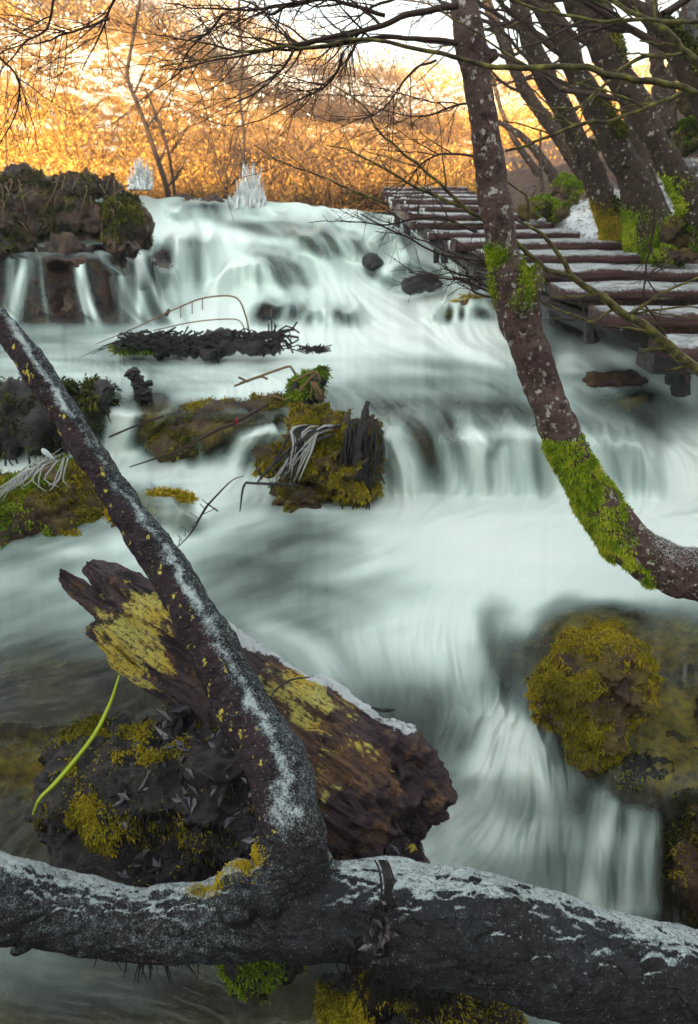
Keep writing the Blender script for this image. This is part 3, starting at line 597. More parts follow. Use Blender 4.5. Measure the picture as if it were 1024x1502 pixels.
o = mesh_obj('hillside', HP.reshape(-1, 3), grid_faces(*HX.shape), MAT['hill'], attrs={'snow': band.ravel()}); tag(o, kind='structure')

# scrub: many thin twig spikes and leaf flakes
def spikes(P, D, L, Wd_, tone, name, mat, parent=None):
    n = len(P); up = np.cross(D, rng.standard_normal((n, 3))); up /= np.linalg.norm(up, axis=1)[:, None] + 1e-9; sd_ = np.cross(D, up)
    a = P + up * Wd_[:, None]; b = P - up * Wd_[:, None] * .5 + sd_ * Wd_[:, None] * .87; c = P - up * Wd_[:, None] * .5 - sd_ * Wd_[:, None] * .87; t = P + D * L[:, None]
    v = np.stack([a, b, c, t], 1).reshape(-1, 3); i = np.arange(n)[:, None] * 4
    f = np.concatenate([i + np.array([[0, 1, 3]]), i + np.array([[1, 2, 3]]), i + np.array([[2, 0, 3]])])
    return mesh_obj(name, v, f, mat, parent, False, {'tone': np.repeat(tone, 4)})
def flakes_mesh(P, size, tone, name, mat, parent=None, flat=None, stretch=1.6):
    n = len(P); a = rng.standard_normal((n, 3)); a /= np.linalg.norm(a, axis=1)[:, None]
    if flat is not None: a = a - flat * (a * flat).sum(1)[:, None] * .8
    b = rng.standard_normal((n, 3)); b = np.cross(a, b if flat is None else flat + .35 * b); b /= np.linalg.norm(b, axis=1)[:, None] + 1e-9
    s = size[:, None]; n_ = np.cross(a, b)
    v = np.stack([P - a*s*stretch, P - b*s*.7 + n_*s*.2, P + a*s*stretch, P + b*s*.7 + n_*s*.15], 1).reshape(-1, 3)
    f = np.arange(n)[:, None] * 4 + np.array([[0, 1, 2, 3]])
    return mesh_obj(name, v, f, mat, parent, False, {'tone': np.repeat(tone, 4)})
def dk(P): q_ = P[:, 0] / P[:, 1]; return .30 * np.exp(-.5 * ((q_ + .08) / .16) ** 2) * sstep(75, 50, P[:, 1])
nb_ = 6400
by_ = 14 + 80 * rng.random(nb_) ** 1.45; bx_ = (rng.random(nb_) * 1.5 - .85) * by_
msk = fbm(np.stack([bx_, by_, 0 * bx_], -1), .16, 4, 33)
keep = (msk + .3 * rng.standard_normal(nb_) - .22 * np.exp(-.5 * ((by_ - 58) / 17) ** 2) > -.30) | (by_ < 21); bx_, by_ = bx_[keep], by_[keep]
bz_ = hill_z(bx_, by_); nb_ = len(bx_); per = 24
bs = (.5 + 1.3 * rng.random(nb_) ** 2) * (.5 + by_ / 55)
P = np.repeat(np.stack([bx_, by_, bz_], -1), per, 0); S = np.repeat(bs, per); n = len(P)
D = rng.standard_normal((n, 3)) * .8; D[:, 2] = .7; D /= np.linalg.norm(D, axis=1)[:, None]
P = P + rng.standard_normal((n, 3)) * np.array([.25, .25, .1]) * S[:, None]
big = .42 * fbm(np.stack([bx_, by_ * .6, 0 * bx_], -1), .13, 3, 88)
tone = np.clip(np.repeat(.42 + big + .2 * rng.standard_normal(nb_), per) + .12 * rng.standard_normal(n), 0, 1)
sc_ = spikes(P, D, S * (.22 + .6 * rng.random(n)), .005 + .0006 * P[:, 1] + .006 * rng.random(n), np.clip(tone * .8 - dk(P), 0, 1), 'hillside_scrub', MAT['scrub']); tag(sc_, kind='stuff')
tag(sc_, 'dense orange brown scrub and bare twigs covering the sunlit far hillside', 'scrub')
per = 34; P = np.repeat(np.stack([bx_, by_, bz_], -1), per, 0); S = np.repeat(bs, per); n = len(P)
P = P + np.stack([rng.standard_normal(n) * .4, rng.standard_normal(n) * .4, rng.random(n) * 1.1], -1) * S[:, None]
tone = np.clip(np.repeat(.56 + big * 1.2 + .15 * rng.standard_normal(nb_), per) + .15 * rng.standard_normal(n), 0, 1)
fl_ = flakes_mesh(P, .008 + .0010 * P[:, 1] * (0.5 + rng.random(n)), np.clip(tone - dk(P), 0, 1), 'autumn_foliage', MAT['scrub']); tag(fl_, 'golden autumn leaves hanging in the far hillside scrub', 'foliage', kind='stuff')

ns_ = 60000; y_ = 22 + 66 * rng.random(ns_) ** 1.1; x_ = (rng.random(ns_) * 1.4 - .8) * y_; k_ = .8 * fbm(np.stack([x_, y_ * .5, 0 * x_], -1), .12, 4, 37) + .4 * fbm(np.stack([x_, y_ * .5, 0 * x_], -1), .7, 3, 38) + .3 * np.exp(-.5 * ((x_ / y_ + .38) / .22) ** 2) + .12 * np.exp(-.5 * ((y_ - 66) / 12) ** 2) + .25 * rng.standard_normal(ns_) > .14
x_, y_ = x_[k_], y_[k_]; P = np.stack([x_, y_, hill_z(x_, y_) + .1 + 1.1 * rng.random(len(x_)) * (y_ / 60)], -1)
tag(flakes_mesh(P, .010 + .0016 * y_ * (.4 + rng.random(len(x_))), rng.random(len(x_)), 'snow_clumps', MAT['snowclump'], stretch=1.3), 'snow caught in the far hillside scrub', 'snow', kind='stuff')
# unseen ridge, added behind the camera to keep the sun off the stream
gx = np.linspace(-70, 60, 60); gy = np.linspace(-40, -9, 30); RX, RY = np.meshgrid(gx, gy)
RZ = np.interp(RY, [-40, -26, -15, -9], [13.5, 14.5, 13.5, .5]) + fbm(np.stack([RX, RY, 0*RX], -1), .12, 4, 8) * .8
o = mesh_obj('added_shade_ridge', np.stack([RX, RY, RZ], -1).reshape(-1, 3), grid_faces(*RX.shape), MAT['ridge']); tag(o, kind='structure')
gx = np.linspace(-60, 60, 60); gy = np.linspace(-9.2, .6, 24); RX, RY = np.meshgrid(gx, gy)
o = mesh_obj('ground', np.stack([RX, RY, .05 + .08 * fbm(np.stack([RX, RY, 0*RX], -1), .5, 3, 8)], -1).reshape(-1, 3), grid_faces(*RX.shape), MAT['ridge']); tag(o, kind='structure')

# ------------------------------------------------------------------ right bank
bpx = np.arange(700, 1300, 4.0); nr = 150
b_top = np.interp(bpx, [700, 760, 850, 900, 950, 1024, 1300], [222, 214, 205, 190, 160, 118, 60])
b_bot = np.interp(bpx, [700, 760, 880, 960, 1024, 1300], [352, 362, 378, 400, 425, 480])
b_yt = np.interp(bpx, [700, 850, 950, 1024, 1300], [20, 17, 13, 11, 8]); b_yb = np.interp(bpx, [700, 760, 880, 960, 1024, 1300], [8.6, 7.9, 6.9, 6.2, 5.6, 4.6])
t = np.linspace(0, 1, nr)[:, None]
BPX = np.broadcast_to(bpx[None], (nr, len(bpx))); BPY = b_top + (b_bot - b_top) * t; BY = 1 / ((1 / b_yt) * (1 - t) + (1 / b_yb) * t)
B = W(BPX, BPY, BY)
B[..., 2] += .10 * fbm(B, 1.3, 5, 4)
B = np.concatenate([B[:1] + np.array([0, 3, -.6]), B, B[-1:] + np.array([0, -.3, -.9])])
sn = np.zeros_like(BPX)
for (x, y, a, b_, s_) in [(835,322,62,30,.50),(905,305,50,35,.30),(1005,230,50,80,.34),(960,340,60,40,.2),(780,240,60,50,-.35),(900,200,50,40,-.3),(985,360,50,20,.05)]:
    sn = sn + s_ * np.exp(-.5 * (((BPX - x) / a) ** 2 + ((BPY - y) / b_) ** 2))
sn = np.concatenate([sn[:1], sn, sn[-1:]])
o = mesh_obj('stream_bank', B.reshape(-1, 3), grid_faces(*B.shape[:2]), MAT['bank'], attrs={'snow': sn.ravel() }); tag(o, kind='structure')
bankP = B; 

# ------------------------------------------------------------------ moss blades
def moss_on(v, nrm, n, L, wd, name, mat, parent, tone_c=.5, droop=.5, seed=0, wts=None, tlow=6, nk=1.0, jit=0.0):
    """many short blades growing from surface points v with normals nrm"""
    p_ = None if wts is None else wts / wts.sum()
    idx = rng.choice(len(v), n, p=p_); N = nrm[idx]; J = rng.standard_normal((n, 3)) * jit; P = v[idx] + rng.standard_normal((n, 3)) * L * .35 + J - N * (J * N).sum(1)[:, None]
    D = N * nk + (.35 + .2 * nk) * rng.standard_normal((n, 3)); D[:, 2] -= (droop + (1 - nk) * .8) * (1 - np.clip(N[:, 2], 0, 1)); D /= np.linalg.norm(D, axis=1)[:, None]
    side = np.cross(D, rng.standard_normal((n, 3))); side /= np.linalg.norm(side, axis=1)[:, None] + 1e-9
    l = L * (.4 + rng.random(n))[:, None]; w_ = wd * (.6 + .8 * rng.random(n))[:, None]
    base_ = P - N * L * .25; mid = base_ + D * l * .6; tip = base_ + D * l + np.array([0, 0, -1]) * l * .35
    vv = np.stack([base_ - side * w_ * .6, base_ + side * w_ * .6, mid + side * w_, tip, mid - side * w_], 1).reshape(-1, 3)
    i = np.arange(n)[:, None] * 5
    tn = np.clip(tone_c + .38 * fbm(P, tlow, 3, 50 + seed) + .14 * rng.standard_normal(n), 0, 1)
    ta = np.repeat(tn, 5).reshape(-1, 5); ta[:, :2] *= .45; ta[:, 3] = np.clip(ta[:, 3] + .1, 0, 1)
    return mesh_obj(name, vv, [i + np.array([[0, 1, 2, 4]]), i + np.array([[4, 2, 3]])], mat, parent, False, {'tone': ta.ravel()})

def sculpt(name, pieces, voxel, mat, parent, disp, dscale, seed=0, smooth_it=2, ridges=None):
    v, fl, nr_ = fuse(pieces, voxel, smooth_it)
    d = fbm(v, dscale, 5, seed, .6) * disp + (.28 - np.abs(fbm(v, dscale * 1.7, 4, seed + 31))) * disp * 1.1
    if ridges: d = d + ridges(v)
    v = v + nr_ * d[:, None]; nr_ = vnormals(v, fl)
    if nr_[:, 2] @ (v[:, 2] - v[:, 2].mean()) < 0: nr_ = -nr_
    o = mesh_obj(name, v, fl, mat, parent)
    return o, v, nr_
def E(px, py, Y, rx, ry, rz, sub=3):   # ellipsoid, radii in photo pixels at that spot (rx wide, rz tall), ry in metres deep
    s = PR(py, Y); return ell(W(px, py, Y), (rx * s, ry, rz * s), sub)

def mossy_rock(name, label, cat, ells, voxel, rockmat, moss, nm, L, wd, tone=.5, disp=.03, dsc=7, seed=0, wf=None, group=None, nk=1.0, lp=0.0):
    c = np.mean([np.asarray(e[0]).mean(0) for e in ells], 0); r = empty(name, c, label, cat, group)
    o, v, nr_ = sculpt('rock_body', ells, voxel, rockmat, r, disp, dsc, seed)
    if nm:
        w_ = np.clip(.25 + nr_[:, 2], 0.03, 1) * np.clip(fbm(v, dsc * .8, 3, seed + 3) * 1.6 + .45 - lp, 0, 1) + 1e-5
        w_ = w_ * np.clip(-nr_[:, 1] + .8, 0, 1)
        if wf is not None: w_ = w_ * wf(v, nr_)
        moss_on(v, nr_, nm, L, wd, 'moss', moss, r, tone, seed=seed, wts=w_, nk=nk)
    return r, v, nr_

# left ledge mounds
mossy_rock('mossy_mound', 'rounded dark mossy mound on the upper ledge beside the waterfall', 'mossy rock', [E(185,325,8.4,34,.35,32),E(170,350,8.3,26,.3,22),E(205,345,8.5,16,.3,26)], .035, MAT['rock_dark'], MAT['moss_dark'], 12000, .03, .006, .45, .06, 4, 1)
mossy_rock('mossy_ledge', 'dark brown moss hung ledge at the upper left edge', 'rock ledge', [E(100,368,7.35,42,.2,9),E(15,370,7.2,30,.2,8),E(178,366,7.5,34,.2,9),E(40,275,9.2,70,.5,20),E(110,285,9.0,50,.5,18),E(20,345,8.0,20,.4,18),E(70,320,8.5,62,.45,36),E(130,330,8.3,34,.35,32),E(-40,300,8.8,60,.5,40)], .05, MAT['rock_dark'], MAT['moss_dark'], 16000, .032, .007, .26, .12, 3.5, 2)
mb = MB()
for i in range(26):
    x = 200 * rng.random() - 10; y = 262 + 25 * rng.random() + (60 * rng.random() if i % 3 == 0 else 0); L_ = 12 + 45 * rng.random() ** 2
    add_tube(mb, [W(x, y, 8.0), W(x + rng.normal() * 6, y - 6 + 14 * rng.random(), 7.9), W(x + rng.normal() * 12, y + L_, 7.85)], [.003, .0045, .002], 4, 8)
tag(mb.build('dry_stalks', MAT['reed']), 'dangling dry stalks hanging over the mossy ledge at upper left', 'dry stalks')
mossy_rock('crest_stone', 'small dark stone breaking the crest left of the falls', 'stone', [E(172,276,9.9,12,.2,10)], .02, MAT['rock_dark'], None, 0, 0, 0, disp=.04, seed=4)
wx = np.arange(-60, 254, 2.0); wy = np.arange(362, 486, 2.0); WX, WY = np.meshgrid(wx, wy)
jj_ = np.clip(((WX + 450) / 2).astype(int), 0, Wd - 1); WYd = np.array([[np.interp(y_, PY[:, j_], YD[:, j_]) for j_ in jj_[0]] for y_ in wy])
WYd = WYd + .05; P_ = W(WX, WY, WYd)
bul = fbm(np.stack([P_[..., 0] * 2.2, P_[..., 2] * .5, 0 * WX], -1), 1, 2, 90) * .10 + fbm(P_ * np.array([1, 1, .45]), 7, 4, 91) * .045 + np.abs(fbm(P_ * np.array([1, 1, .3]), 14, 3, 92)) * .03
hol = .28 * np.exp(-.5 * ((WX - 88) / 16) ** 2) * sstep(372, 400, WY) + .22 * np.exp(-.5 * ((WX - 165) / 9) ** 2) * sstep(380, 400, WY) + .2 * np.exp(-.5 * ((WX - 15) / 12) ** 2)
P_[..., 1] += (-bul + hol) * sstep(364, 376, WY) + .012 ; P_ = np.concatenate([P_[:1] + np.array([0, .7, -.05]), P_])
wl = mesh_obj('tufa_wall', P_.reshape(-1, 3), grid_faces(*P_.shape[:2]), MAT['rock_dark'])
tag(wl, 'low dark reddish tufa wall with thin water veins at left below the mossy ledge', 'rock wall')
# stones in the upper cascade
for x_c, w_c, lb_c in [(268, 26, 'long low dark rock lying on the falls crest right of the mossy mound'), (312, 16, 'small low dark rock on the crest left of the ice bush'), (570, 14, 'dark stone at the crest beside the boardwalk posts')]:
    y_c = float(np.interp(x_c, GX, ptop)) + 4; mossy_rock('crest_rock', lb_c, 'stone', [E(x_c, y_c, 12.0, w_c, .25, 4.5), E(x_c + w_c * .5, y_c + 1, 12.0, w_c * .6, .25, 4)], .03, MAT['rock_dark'], None, 0, 0, 0, disp=.05, seed=x_c)
for i, (x, y, Y, a, b, lb) in enumerate([(549,380,8.72,13,12,'round dark stone between white cascades below the crest'),(617,412,7.34,26,15,'dark wet boulder at the foot of the boardwalk posts'),
     (893,552,4.75,46,15,'long low wet rock in the stream under the walkway'),(408,462,7.0,26,17,'dark stone wrapped by a small white fall in the middle cascade'),
     (690,452,6.55,40,22,'ochre stained rock with thin water curtains left of the leaning trunk')]):
    mossy_rock('wet_stone', lb, 'stone', [E(x,y+4,Y+.20,a,.18,b),E(x+a*.5,y+b*.3,Y+.18,a*.7,.16,b*.7),E(x-a*.6,y+b*.4,Y+.18,a*.5,.14,b*.5)], .022, (MAT['root'] if i < 2 else MAT['rock_dark']) if i != 4 else MAT['rock_brown'], MAT['moss_ochre'], 1500 if i == 4 else 0, .03, .006, .8, .035, 5, 10 + i)

# lower left mossy rock
r, v_, n_ = mossy_rock('mossy_boulder', 'green and ochre moss covered boulder at left behind the leaning dead limb', 'mossy rock', [E(50,750,3.58,80,.32,50),E(110,765,3.55,54,.28,40),E(80,722,3.62,50,.3,34),E(-20,760,3.6,60,.35,48)], .022, MAT['rock_brown'], MAT['moss_ochre'], 40000, .018, .0032, .45, .055, 8, 5, nk=.4, lp=.1)
moss_on(v_, n_, 26000, .022, .004, 'green_moss', MAT['moss_green'], r, .35, seed=77, wts=np.clip(n_[:, 2] - .2, 0, 1) * np.clip(fbm(v_, 5, 3, 71) + .25, 0, 1) * (v_[:, 0] < W(120, 750, 3.7)[0]) + 1e-7)
mossy_rock('mossy_stone', 'yellow moss stone half under water right of the dead limb', 'mossy rock', [E(238,748,3.56,44,.18,24),E(195,758,3.55,34,.18,28)], .022, MAT['rock_brown'], MAT['moss_ochre'], 12000, .03, .004, .8, .03, 6, 6)
# dark root bank left
r, v_, n_ = mossy_rock('root_bank', 'dark root tangled bank at left above the small fall', 'earth bank', [E(10,618,4.52,52,.26,54),E(60,622,4.5,48,.24,50),E(-50,615,4.6,70,.3,60),E(140,602,4.5,22,.2,44),E(155,578,4.5,14,.16,24),E(100,600,4.52,22,.16,40)], .03, MAT['root'], MAT['moss_dark'], 9000, .05, .006, .25, .08, 5, 7)
mb = MB()
for i in range(150):
    k_ = rng.integers(len(v_)); p = v_[k_]
    if p[1] > 4.55: continue
    q = p + np.array([rng.normal() * .06, -.05 - .05 * rng.random(), -.12 - .3 * rng.random()]); add_tube(mb, [p + n_[k_] * .01, (p + q) / 2 + n_[k_] * .05, q], [.008, .006, .002], 5, 7, tone=rng.random())
mb.build('roots', MAT['root'], r)
mossy_rock('broken_stub', 'small black broken stump sticking up from yellow mossy lip', 'stump', [E(205,572,4.6,9,.05,22),E(198,556,4.6,6,.05,14),E(196,546,4.6,8,.04,5),E(214,580,4.6,7,.05,14),E(212,562,4.6,12,.04,4)], .009, MAT['root'], None, 0, 0, 0, disp=.02, dsc=22, seed=8)
# wide low rock under thin water in the middle left
mossy_rock('brown_rock', 'broad reddish brown rock under thin water in mid stream', 'rock', [E(320,630,4.40,72,.2,38),E(268,648,4.36,44,.2,26),E(390,612,4.46,38,.18,28)], .025, MAT['rock_brown'], MAT['moss_ochre'], 5000, .025, .004, .35, .035, 6, 9)

# central mossy clump
r, v_, n_ = mossy_rock('mossy_tussock', 'central mossy tussock standing in the stream with ice coated reeds', 'mossy rock', [E(485,672,3.85,62,.22,62),E(440,725,3.75,38,.18,22),E(515,690,3.8,42,.2,56),E(470,630,3.9,40,.18,24),E(398,672,3.85,20,.12,18),E(545,640,3.9,14,.1,30)], .018, MAT['rock_brown'], MAT['moss_ochre'], 50000, .018, .0030, .42, .06, 11, 12, nk=.4, lp=.15)
mb = MB()
for i in range(60):
    x = 530 + rng.normal() * 11; y0 = 612 + rng.random() * 40; y1 = y0 + 50 + 60 * rng.random()
    add_tube(mb, [W(x, y0, 3.66), W(x + rng.normal() * 5, (y0 + y1) / 2, 3.62), W(x + rng.normal() * 8, y1, 3.6)], [.011, .008, .004], 5, 8)
add_tube(mb, [W(522, 700, 3.62), W(526, 650, 3.62), W(534, 612, 3.64), W(540, 588, 3.66)], [.035, .03, .026, .012], 8, 14, rough=.5)
mb.build('dead_stump', MAT['root'], r)
mb = MB(); mb2 = MB()
for i in range(26):
    x0 = 425 + rng.random() * 50; y0 = 628 + rng.random() * 18; x1 = 385 + rng.random() * 55; y1 = 680 + rng.random() * 40
    q = [W(x0 + 20, y0 - 6, 3.62), W(x0, y0, 3.6), W((x0 + x1) / 2 + 4, (y0 + y1) / 2 - 6, 3.56), W(x1, y1, 3.54)]
    add_tube(mb2 if i % 2 else mb, q, np.array([.0025, .006, .0055, .002]) * (.5 + .9 * rng.random()), 5, 10)
mb.build('icy_reeds', MAT['frost_reed'], r)
add_tube(mb2, [W(352, 750, 3.5), W(358, 712, 3.5), W(372, 709, 3.52), W(440, 712, 3.56)], [.004, .008, .008, .01], 6, 16)
add_tube(mb2, [W(378, 707, 3.5), W(400, 682, 3.53), W(430, 655, 3.56), W(470, 630, 3.6), W(500, 624, 3.65)], [.005, .009, .01, .01, .01], 6, 16)
mb2.build('dry_reeds', MAT['root'], r)

# clump just above it
r, v_, n_ = mossy_rock('mossy_hummock', 'small mossy hummock with a bent reed behind the central tussock', 'mossy rock', [E(450,575,4.55,24,.14,20),E(440,590,4.5,20,.12,20),E(460,556,4.6,18,.12,8)], .014, MAT['root'], MAT['moss_green'], 6000, .03, .004, .4, .03, 9, 13, wf=lambda v, n: np.clip(n[:, 2], 0, 1) ** 2)
mb = MB()
for q in [[(344,566),(380,553),(393,556)],[(352,562),(420,538),(426,537),(434,550)],[(430,560),(460,545),(468,552),(470,560)],[(400,580),(425,585),(455,556),(464,547)],[(408,608),(430,585),(450,560),(462,548)],[(400,622),(420,598),(445,570)],[(350,553),(365,560)]]:
    add_tube(mb, [W(x, y, 4.4) for x, y in q], .008, 5, 14)
for i in range(10): add_tube(mb, [W(455 + i, 560, 4.4), W(470 + rng.normal() * 6, 575 + rng.random() * 15, 4.36)], .005, 4, 4)
mb.build('bent_reeds', MAT['reed'], r)

# twig raft
r = empty('twig_raft', W(290, 515, 5.55), 'low dark raft of twigs and moss with two arched reeds in the pool', 'twig raft')
o, v_, n_ = sculpt('mat', [E(230,508,5.55,50,.14,9),E(310,506,5.5,56,.14,14),E(370,506,5.5,40,.12,12),E(195,510,5.55,26,.12,6)], .02, MAT['root'], r, .05, 8, 14)
moss_on(v_, n_, 5000, .04, .005, 'moss', MAT['moss_green'], r, .5, wts=(v_[:, 0] < W(225, 508, 5.5)[0]) * np.clip(n_[:, 2] + .3, 0, 1) + 1e-7)
mb = MB()
for i in range(330):
    x = 170 + 238 * rng.random(); y = 514 - 24 * rng.random(); a = rng.normal() * .5; L_ = 10 + 30 * rng.random() ** 2
    add_tube(mb, [W(x, y, 5.42), W(x + L_ * .5, y - L_ * .15 + rng.normal() * 3, 5.38), W(x + L_ * math.cos(a), y + L_ * math.sin(a) * .7, 5.4)], .005 + .005 * rng.random(), 4, 5)
for i in range(14):
    x = 170 + 40 * rng.random(); add_tube(mb, [W(x + 40, 500, 5.4), W(x, 505 - 8 * rng.random(), 5.4), W(x - 60 * rng.random(), 515 + 12 * rng.normal(), 5.4)], [.006, .005, .002], 4, 8)
for x in (395, 399, 404): add_tube(mb, [W(x, 500, 5.42), W(x - 1, 455 + 10 * (x % 3), 5.42)], .007, 5, 4)
mb.build('twigs', MAT['root'], r)
mb = MB()
add_tube(mb, [W(140, 505, 5.45), W(200, 480, 5.42), W(260, 452, 5.4), W(300, 437, 5.4), W(345, 436, 5.4), W(360, 462, 5.4), W(366, 490, 5.4)], [.003, .005, .006, .0065, .0065, .007, .007], 6, 50)
add_tube(mb, [W(225, 485, 5.45), W(280, 473, 5.42), W(330, 468, 5.4), W(352, 471, 5.4), W(360, 488, 5.4)], .005, 6, 36)
for x, y in ((265, 450), (282, 444), (297, 438)): add_tube(mb, [W(x, y, 5.4), W(x, y + 16, 5.4)], .004, 4, 3)
mb.build('arched_reeds', MAT['reed'], r)
mb = MB()
for i in range(60):
    x = 460 + rng.normal() * 9; y = 512 + rng.normal() * 2; add_tube(mb, [W(x, y + 3, 5.4), W(x + rng.normal() * 12, y - 5 * rng.random(), 5.38)], .005, 4, 3)
tag(mb.build('twig_tuft', MAT['root']), 'little dark tuft of twigs right of the twig raft', 'twig tuft')

# frosted reeds on the lower left boulder
mb = MB()
for i in range(13):
    s = rng.random(); add_tube(mb, [W(-20 + 30 * rng.random(), 722 + 14 * rng.random(), 3.3), W(40 + 5 * rng.normal(), 692 + 3 * rng.normal(), 3.3), W(88 + 12 * rng.normal(), 668 + 6 * rng.normal(), 3.35)], [.0015, .0032, .001], 5, 10)
for i in range(14):
    x = 30 + 70 * rng.random(); add_tube(mb, [W(x, 692 - (x - 30) * .3, 3.3), W(x - 10 + rng.normal() * 6, 703, 3.27), W(x - 20 + rng.normal() * 12, 722 - 10 * rng.random(), 3.26)], [.004, .004, .002], 4, 6)
tag(mb.build('frosted_reeds', MAT['frost_reed']), 'frosted bent reeds leaning over the green moss boulder at left', 'reeds')
mb = MB(); add_tube(mb, [W(62, 658, 3.5), W(66, 663, 3.5), W(80, 674, 3.5)], [.006, .016, .004], 6, 8)
tag(mb.build('ice_lump', MAT['ice']), 'small white ice blob on a stem above the frosted reeds', 'ice')

# long thin twigs crossing mid stream
mb = MB()
add_tube(mb, [W(190, 685, 4.0), W(230, 672, 4.0), W(265, 660, 4.02), W(320, 630, 4.05), W(345, 620, 4.05), W(395, 592, 4.1)], [.004, .006, .009, .010, .011, .008], 6, 40)
add_tube(mb, [W(320, 632, 4.05), W(312, 655, 4.0)], .004, 4, 4)
tw = mb.build('long_twig', MAT['twig']); tag(tw, 'long thin bare twig with a red leaf crossing the brown rock', 'twig')
tag(flakes_mesh(np.array([W(347, 618, 4.0)] * 3), np.array([.018] * 3), np.array([.5] * 3), 'red_leaf', MAT['redleaf']), 'small red leaf caught on the long twig in mid stream', 'leaf')
mb = MB(); add_tube(mb, [W(160, 641, 4.2), W(205, 622, 4.2), W(240, 610, 4.2)], .007, 5, 10)
tag(mb.build('short_twig', MAT['twig']), 'straight thin twig slanting over yellow moss right of the root bank', 'twig')
mb = MB()
add_tube(mb, [W(258, 805, 3.0), W(280, 782, 3.0), W(300, 748, 3.0), W(312, 733, 3.0), W(340, 705, 3.05), (W(358, 698, 3.05))], [.002, .004, .006, .005, .003, .002], 5, 30)
add_tube(mb, [W(303, 738, 3.0), W(320, 750, 3.0)], .004, 4, 4)
for i in range(10): x = 262 + i * 5; y = 800 - i * 6.5; add_tube(mb, [W(x, y, 3), W(x + rng.normal() * 8, y - 9, 3)], .002, 4, 3)
tag(mb.build('curved_twig', MAT['twig']), 'fine curved twig rising from the water right of the dead limb', 'twig')

# ------------------------------------------------------------------ boardwalk
BOARDS = [(274,560,681,12.4),(280,563,688,11.8),(285,565,700,11.3),(291,571,715,10.8),(301,592,745,10.0),(311,596,764,9.3),(323,608,797,8.6),(336,628,835,7.9),(349,653,885,7.2),(366,692,958,6.5),(387,745,1045,5.85),(412,800,1120,5.2),(447,872,1210,4.6),(487,946,1290,4.05)]
bw = empty('boardwalk', W(760, 400, 6.2), 'snow dusted wooden stepped boardwalk climbing beside the falls', 'boardwalk')
def slab(mb, x0, x1, y0, y1, z0, z1, seed, chips=.012):
    nx, s_ = 40, []
    xs = np.linspace(x0, x1, nx); pr = [(y0, z0+.02), (y0, z1-.025), (y0+.03, z1), (y1-.03, z1), (y1, z1-.02), (y1, z0)]
    ring = np.array(pr); ring0 = ring
    v = np.zeros((nx, 6, 3)); v[..., 0] = xs[:, None]; v[..., 1] = ring[None, :, 0]; v[..., 2] = ring[None, :, 1]
    q = np.stack([v[..., 0] * 2.5, v[..., 1] * 7, v[..., 2] * 7], -1)
    v[..., 1] += fbm(q, 1, 3, seed) * chips; v[..., 2] += fbm(q, 1, 3, seed + 9) * chips
    v[0, :, 0] += rng.normal() * .03; v[-1, :, 0] += rng.normal() * .03
    i, j = np.meshgrid(np.arange(nx - 1), np.arange(6), indexing='ij')
    f = np.stack([i*6+j, i*6+(j+1) % 6, (i+1)*6+(j+1) % 6, (i+1)*6+j], -1).reshape(-1, 4)
    f = f[:, ::-1]
    n0 = mb.n; mb.add(v.reshape(-1, 3), f); e = (nx - 1) * 6
    mb.f4 += [np.array([[0, 1, 2, 3], [0, 3, 4, 5]]) + n0, np.array([[3, 2, 1, 0], [5, 4, 3, 0]]) + n0 + e]
for i, (yt, xl, xr, Y) in enumerate(BOARDS):
    a = W(xl, yt, Y); b = W(xr, yt, Y); sp_ = (BOARDS[i-1][3] - Y) if i else .6
    dep = min((.66 + .08 * rng.random()) * sp_, .46); th = .10 if i > 2 else .08
    z = a[2]; mb = MB(); yf = Y - dep; z -= .0
    xs0 = a[0]; xs1 = b[0]
    slab(mb, xs0, xs1, yf, Y, z - th, z, i)
    mb.build('plank', MAT['plank'], bw)
def boxv(x0, x1, y0, y1, z0, z1):
    v = np.array([[x, y, z] for x in (x0, x1) for y in (y0, y1) for z in (z0, z1)])
    f = np.array([[0,1,3,2],[4,6,7,5],[0,4,5,1],[2,3,7,6],[0,2,6,4],[1,5,7,3]]); return v, f
def beam(path, w_, name):
    mb = MB(); v, f, c = tube(path, w_, 6, 14, rough=.12, seed=3); mb.add(v, f); mb.f3.append(c); mb.build(name, MAT['root'], bw, smooth=False)
for (x, y0, y1, Y, r_) in [(583,304,346,10.4,5),(597,312,355,9.9,6),(652,352,372,7.4,6),(640,345,372,8.1,5),(700,385,410,6.4,8),(812,440,462,5.2,9),(868,462,488,4.8,12),(998,525,565,4.2,14),(986,500,548,4.15,10)]:
    s = PR(y0, Y); beam([W(x, y0, Y), W(x, (y0 + y1) / 2, Y), W(x, y1 + 14, Y)], r_ * s, 'post')
beam([W(575, 298, 11), W(610, 330, 8.7), W(660, 368, 7.2), W(760, 425, 5.7), W(860, 470, 4.9), W(1000, 520, 4.2)], .07, 'stringer')
beam([W(700, 305, 10.6), W(760, 330, 8.7), W(860, 375, 6.9), W(1000, 430, 5.4)], .07, 'stringer')
mb = MB(); v, f = boxv(*W(944, 525, 4.1)[[0]], W(1010, 525, 4.1)[0], 3.95, 4.2, W(960, 540, 4.1)[2], W(960, 512, 4.1)[2]); mb.add(v, f); mb.build('beam_end', MAT['root'], bw, smooth=False)
ic = empty('icicles', W(905, 462, 4.5), 'small white icicles hanging from the left edge of the boardwalk', 'icicles')
for (x, y, l, r_) in [(905,462,24,6),(911,465,18,4),(930,478,18,4.5),(938,482,16,3.5),(948,494,12,3),(770,448,8,1.5),(776,447,12,1.5)]:
    mb = MB(); s = PR(y, 4.5); add_tube(mb, [W(x, y, 4.5), W(x + 3, y + l * .5, 4.5), W(x + 8, y + l, 4.5)], [r_ * s, r_ * s * .9, .002], 6, 6, rough=.3); mb.build('icicle', MAT['ice'], ic)
